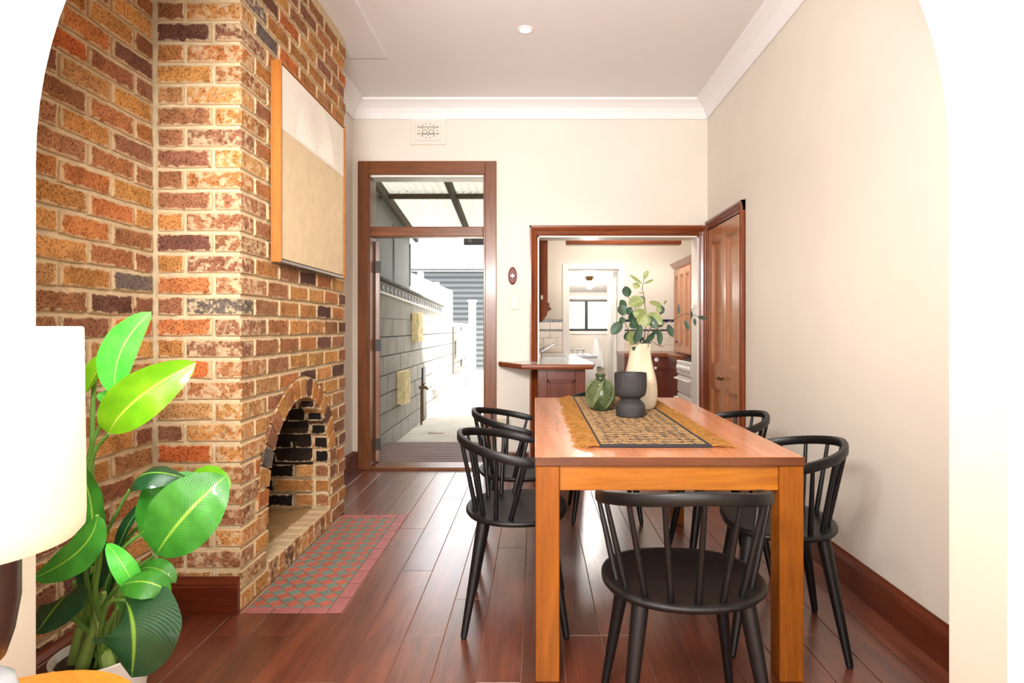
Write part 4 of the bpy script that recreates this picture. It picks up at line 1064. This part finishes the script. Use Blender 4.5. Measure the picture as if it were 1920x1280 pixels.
# wall cupboard with ogee bracket end above the sink
wc2 = root('plate_rack', (0, 5.5, 1.1), 'dark timber shelf end with a scrolled foot just inside the kitchen opening', 'shelf')
og = [(-.148, 2.06), (.112, 2.06), (.112, 1.40), (.128, 1.395), (.128, 1.33), (.112, 1.32), (.105, 1.29), (.085, 1.26), (.05, 1.235), (.028, 1.21), (.022, 1.17), (.02, 1.10), (-.148, 1.10)]
MB().prism(og, 5.16, 5.185, 'y').build('end_panel', M['cabmatte'], wc2)
MB().prism(og, 6.2, 6.225, 'y').build('end_panel', M['cabmatte'], wc2)
MB().box(-.148, .10, 5.185, 6.2, 2.0, 2.02).box(-.148, .10, 5.185, 6.2, 1.7, 1.72).box(-.148, .10, 5.185, 6.2, 1.4, 1.42).build('shelf_board', M['cab'], wc2)
MB().box(.05, .07, 5.148, 5.16, 1.425, 1.465, .005).build('white_hook', M['plastic'], wc2)
MB().tube([(.12, 5.17, 1.345), (.142, 5.17, 1.345)], [.012, .009], 8).build('peg', M['dark'], wc2)
# right-hand cabinets
kbc = root('kitchen_base_cabinet', (1.2, 6.6, 0), 'dark red panelled base cabinets on the kitchen back wall', 'cabinet')
MB().box(.98, 1.95, 6.42, YK-.005, 0, .862, .003).build('body', M['cab'], kbc)
for x, kn in ((1.02, .235), (1.285, .025)):
    leaf_door(kbc, 'door', .26, .80, [(.08, .70)], t=.02, m='cab', stile=.05, loc=Vector((x, 6.40, .04))-kbc.location, knob=(kn, .70, 'knob'))
o = MB().lathe([(.001, 0), (.024, 0), (.024, .008), (.012, .012), (.001, .012)], n=20).build('dial', M['knob'], kbc, loc=Vector((1.325, 6.40, .83))-kbc.location); o.rotation_euler = (pi/2, 0, 0)
MB().prism([(1.45, 6.42), (1.56, 6.42), (1.56, 5.83), (1.42, 5.83), (1.42, 6.2)], 0, .862, 'z').build('corner_body', M['cab'], kbc)
kt = root('kitchen_worktop', (1.2, 6.6, .88), 'timber edged worktop on the kitchen back wall cabinets', 'worktop')
MB().prism([(.97, 6.38), (1.44, 6.38), (1.40, 6.2), (1.40, 5.83), (1.98, 5.83), (1.98, YK-.007), (.97, YK-.007)], .863, .90, 'z').build('top', M['cabx'], kt)
uc = root('tall_wall_cupboard', (1.7, 6.0, .9), 'tall cedar cupboard with narrow panelled doors and a cornice in the kitchen', 'cupboard')
MB().box(1.545, 1.985, 5.55, 6.45, .905, 1.83, .003).build('body', M['cedar'], uc)
MB().prism([(1.545, 1.81), (1.53, 1.825), (1.50, 1.86), (1.485, 1.875), (1.985, 1.875), (1.985, 1.81)], 5.52, 6.49, 'y').build('cornice', M['cedar'], uc)
for k, kn in ((0, .20), (1, .02), (2, .20)):
    leaf_door(uc, 'door', .222, .88, [(.06, .82)], t=.02, m='cedar', stile=.045, loc=Vector((1.525, 6.44-k*.226, .92))-uc.location, rz=-pi/2, knob=(kn, .12, 'chrome') if k < 2 else None)
sv = root('kitchen_stove', (1.7, 5.5, 0), 'white freestanding gas stove with grill and oven doors in the kitchen', 'stove')
SX = 1.40; Ya, Yb = 5.27, 5.80
MB().box(SX+.02, 1.97, Ya, Yb, .03, .86, .004).build('body', M['enamel'], sv)
MB().box(SX, SX+.03, Ya, Yb, .73, .862, .006).build('control_panel', M['enamel'], sv)
MB().box(SX+.005, SX+.03, Ya+.01, Yb-.01, .555, .72, .006).build('grill_door', M['enamel'], sv)
MB().box(SX+.005, SX+.03, Ya+.01, Yb-.01, .10, .54, .006).build('oven_door', M['enamel'], sv)
MB().box(SX, SX+.006, Ya+.06, Yb-.05, .15, .47, .002).build('oven_glass', M['ovenglass'], sv)
for z in (.69, .50): MB().tube([(SX+.005, Ya+.03, z), (SX-.03, Ya+.05, z), (SX-.03, Yb-.05, z), (SX+.005, Yb-.03, z)], .011, 8).build('handle', M['enamel'], sv)
for i in range(5):
    o = MB().lathe([(.001, 0), (.02, 0), (.018, .02), (.001, .022)], n=14).build('knob', M['enamel'], sv, loc=Vector((SX, Ya+.07+i*.095, .80))-sv.location); o.rotation_euler = (0, -pi/2, 0)
hb2 = MB().box(SX+.04, 1.95, Ya+.02, Yb-.02, .86, .87, .003)
for y in (5.40, 5.66):
    for x in (1.55, 1.8): hb2.lathe([(.001, .87), (.04, .87), (.04, .882), (.001, .884)], (x, y, 0), 12, cap=False)
for y in (5.32, 5.4, 5.48, 5.58, 5.66, 5.74): hb2.box(1.46, 1.9, y-.004, y+.004, .89, .898)
for x in (1.46, 1.68, 1.9): hb2.box(x-.004, x+.004, 5.31, 5.75, .884, .896)
hb2.build('hob', M['dark'], sv)
# ------------------------------------------------------------------ side yard
GZ = -.12
st('ground_path', MB().box(-3.5, 3, 5.06, 24, GZ-.1, GZ), M['concrete'])
dk = root('timber_deck', (-.9, 5.6, -.05), 'step of narrow weathered deck boards outside the yard door', 'deck')
nb = 11; dy = 1.1/nb
dm = None
for i in range(nb):
    y0 = 5.075+i*dy
    if dm is None:
        o = MB().box(-.64, .64, 0, dy-.012, -.022, 0, .003).build('deck_board', M['deck'], dk, loc=(0,0,0)); dm = o.data
    else: o = link('deck_board', dm, None, dk)
    o.location = Vector((-.905, y0, -.02))-dk.location
for x in (-1.4, -.9, -.4): MB().box(x-.03, x+.03, 5.075, 6.16, GZ, -.042).build('joist', M['rafter'], dk)
XW = -1.58
bwl = root('block_wall', (XW, 7, GZ), 'grey concrete block side wall running away down the yard', 'wall')
MB().box(XW-.2, XW-.008, 5.07, 14.5, GZ, 1.28).build('block_joints', M['blockm'], bwl)
bmm = MB().box(-.006, .012, -.194, .194, -.094, .094, .003); o = None; far = MB()
for r in range(7):
    y = 5.08+(.2 if r % 2 else 0)-.2
    while y < 14.4:
        z = GZ+.1+r*.2
        y0, y1 = max(y, 5.075), min(y+.4, 14.5)
        if y1-y0 > .1:
            if y < 9.8:
                if y1-y0 > .39:
                    if o is None: o = bmm.build('block', M['block'], bwl, loc=(0,0,0)); q_ = o
                    else: q_ = link('block', o.data, None, bwl)
                else: q_ = MB().box(-.006, .012, -(y1-y0)/2+.006, (y1-y0)/2-.006, -.094, .094, .003).build('block', M['block'], bwl, loc=(0,0,0))
                q_.location = Vector((XW-.006+random.uniform(-.002, .002), (y0+y1)/2, z))-bwl.location
            else: far.box(XW-.012, XW+.006, y0+.006, y1-.006, z-.094, z+.094)
        y += .4
far.build('distant_blocks', M['block'], bwl)['kind'] = 'stuff'
MB().prism([(5.07, 1.28), (10.1, 1.28), (10.1, 1.53), (5.07, 1.69)], XW-.2, XW-.004, 'x').build('render_band', M['block'], bwl)
# band of diamond vent holes under the capping
vh = None
for i in range(27):
    y = 5.2+i*.18; z = 1.635-(y-5.07)*.0318
    if vh is None: o_ = MB().prism([(-.05, 0), (0, -.035), (.05, 0), (0, .035)], -.004, .004, 'x').build('vent_hole', M['dark'], bwl, loc=(0,0,0)); vh = o_.data
    else: o_ = link('vent_hole', vh, None, bwl)
    o_.location = Vector((XW-.002, y, z))-bwl.location
# corrugated capping
cp = MB(); vs = []; ny_ = 440
for i in range(ny_+1):
    y = 5.07+5.05*i/ny_; z = 1.705-(y-5.07)*.0318+.012*sin(i*2*pi/8.8)
    vs += [(XW+.05, y, z), (XW-.22, y, z), (XW-.22, y, z+.006), (XW+.05, y, z+.006)]
cp.add(vs, [(i*4+k, i*4+(k+1) % 4, i*4+4+(k+1) % 4, i*4+4+k) for i in range(ny_) for k in range(4)])
cp.build('corrugated_capping', M['clad'], bwl)
MB().prism([(5.07, 1.56), (10.1, 1.40), (10.1, 1.415), (5.07, 1.575)], XW-.02, XW+.03, 'x').build('capping_batten', M['offwhite'], bwl)
cw = root('sheet_wall', (XW-.1, 6.3, 1.7), 'dark grey sheet cladding between the block wall and patio roof', 'cladding')
MB().prism([(5.07, 1.74), (7.7, 1.66), (7.7, 2.42), (5.07, 2.75)], XW-.10, XW-.06, 'x').build('sheet', M['clad'], cw)
for y in (5.9, 6.8, 7.68): MB().box(XW-.06, XW-.045, y-.015, y+.015, 1.72, 2.60-(y-5.07)*.125, .002).build('cover_strip', M['clad'], cw)
# things fixed on the wall
for (y0, y1, z0, z1, lb) in ((7.49, 7.78, 1.0, 1.37, 'upper rough pale block projecting from the grey block wall'), (6.70, 7.0, .30, .674, 'lower rough pale block projecting from the grey block wall beside the tap'), (9.0, 9.45, .23, .61, 'smooth white panel low on the block wall beyond the tap')):
    bmx = bmesh.new(); bmesh.ops.create_cube(bmx, size=1); bmesh.ops.subdivide_edges(bmx, edges=bmx.edges[:], cuts=6, use_grid_fill=True)
    for v_ in bmx.verts:
        j = .008 if y0 < 8 else .001
        v_.co = Vector((XW+.05+v_.co.x*.09, (y0+y1)/2+v_.co.y*(y1-y0), (z0+z1)/2+v_.co.z*(z1-z0)))+Vector([random.uniform(-j, j) for _ in range(3)])
    me = bpy.data.meshes.new('wall_block'); bmx.to_mesh(me); bmx.free()
    tag(link('wall_block', me, M['rock'] if y0 < 8 else M['offwhite']), lb, 'block')
tp = root('garden_tap', (XW+.05, 7.85, GZ), 'brass garden tap on a standpipe against the block wall', 'tap')
xx = XW+.06
MB().tube([(xx, 7.85, GZ), (xx, 7.85, .38)], .014, 8).build('standpipe', M['brass'], tp)
MB().tube([(xx-.03, 7.85, .38), (xx+.07, 7.85, .38), (xx+.085, 7.85, .35)], .02, 8).tube([(xx+.03, 7.85, .38), (xx+.03, 7.85, .43)], .01, 8).box(xx, xx+.06, 7.84, 7.86, .43, .44).build('spigot', M['brass'], tp)
tag(MB().box(XW+.006, XW+.03, 8.15, 8.33, GZ, .62, .003).build('dark_board', M['dark']), 'narrow dark board leaning on the block wall behind the tap', 'board')  # added dark strip in place of the dark gap at a wall step
tag(MB().box(-1.32, -1.12, 7.2, 7.32, GZ-.001, GZ+.006, .002).build('drain_cover', M['brass']), 'small rusty drain cover in the concrete path', 'drain')
# patio roof
pr = root('patio_roof', (-.9, 6.4, 2.5), 'patio roof of pale corrugated fibreglass sheets on dark rafters', 'roof')
def rz_(y): return 2.70-(y-5.06)*.125
for x0, x1 in ((-1.68, -.86), (-.84, .0)):
    for y0, y1 in ((5.06, 6.25), (6.2, 7.75)):
        vs = []; nn = 90
        for i in range(nn+1):
            x = x0+(x1-x0)*i/nn; dz = .012*sin(x*2*pi/.076)
            for y in (y0, y1): vs += [(x, y, rz_(y)+.055+dz), (x, y, rz_(y)+.057+dz)]
        fs = []
        for i in range(nn):
            a = i*4; b = a+4; fs += [(a, b, b+2, a+2), (a+1, a+3, b+3, b+1), (a, a+1, b+1, b), (a+2, b+2, b+3, a+3)]
        mb = MB(); mb.add(vs, fs, True); mb.build('roof_sheet', M['sheet'], pr, auto=70)
for x in (-1.56, -.85, -.1): MB().prism([(5.06, rz_(5.06)-.06), (7.75, rz_(7.75)-.06), (7.75, rz_(7.75)+.04), (5.06, rz_(5.06)+.04)], x-.022, x+.022, 'x').build('rafter', M['rafter'], pr)
for y in (6.22, 7.6): MB().box(-1.64, .0, y-.02, y+.02, rz_(y)-.01, rz_(y)+.04).build('purlin', M['rafter'], pr)
MB().box(-.95, 1.5, 7.80, 7.84, 2.28, 2.42, .004).build('fascia', M['dark'], pr)
# beyond
hs = root('distant_house', (-1, 18, 0), 'low grey weatherboard house beyond the end of the yard', 'house')
MB().box(-6, -.9, 18.0, 20, GZ, 2.9).build('wall', M['lapboard'], hs)
MB().box(-6.4, -.6, 17.5, 17.6, 2.94, 3.10).build('fascia', M['offwhite'], hs)
MB().prism([(17.5, 3.1), (20.5, 3.1), (20.5, 3.3), (19.2, 3.3)], -6.4, -.6, 'x').build('roof', M['offwhite'], hs)
nf = root('white_boundary_fence', (-2.3, 12, GZ), 'bright white neighbouring wall behind the block wall', 'fence')
for i in range(12):
    MB().box(-2.34, -2.3, 9.0+i*.62, 9.0+i*.62+.6, GZ, 2.2, .004).build('panel', M['offwhite'], nf)
for i in range(4): MB().box(-2.3, -2.2, 9.6+i*1.9, 9.72+i*1.9, GZ, 2.32-.05*i, .004).build('post', M['offwhite'], nf)
gt = root('yard_gate_post', (-1.47, 13.2, GZ), 'pale square post at the far end of the block wall', 'post')
MB().box(-1.48, -1.33, 13.1, 13.25, GZ, 1.75, .004).build('post', M['offwhite'], gt)
MB().box(-1.50, -1.31, 13.08, 13.27, 1.75, 1.80, .004).build('cap', M['offwhite'], gt)
g2 = root('slatted_screen', (-1.8, 12.6, .9), 'tilted cream screen of slats above the far block wall', 'screen')
for i in range(5): MB().box(-1.50, -1.47, 11.2+i*.3, 11.2+i*.3+.26, .55, 1.12, .003).build('slat', M['offwhite'], g2)
pp = root('wall_pipe', (-1.52, 12, .4), 'grey pipe and meter bracket on the far block wall', 'pipe')
MB().tube([(-1.53, 11.0, 1.2), (-1.53, 11.0, .32), (-1.53, 12.2, .36), (-1.53, 12.2, 1.2)], .02, 8).build('tube', M['blockm'], pp)
# clean helper flags
for o in bpy.data.objects:
    if '_w' in o.keys(): del o['_w']
    if o.get('label') == '': del o['label']
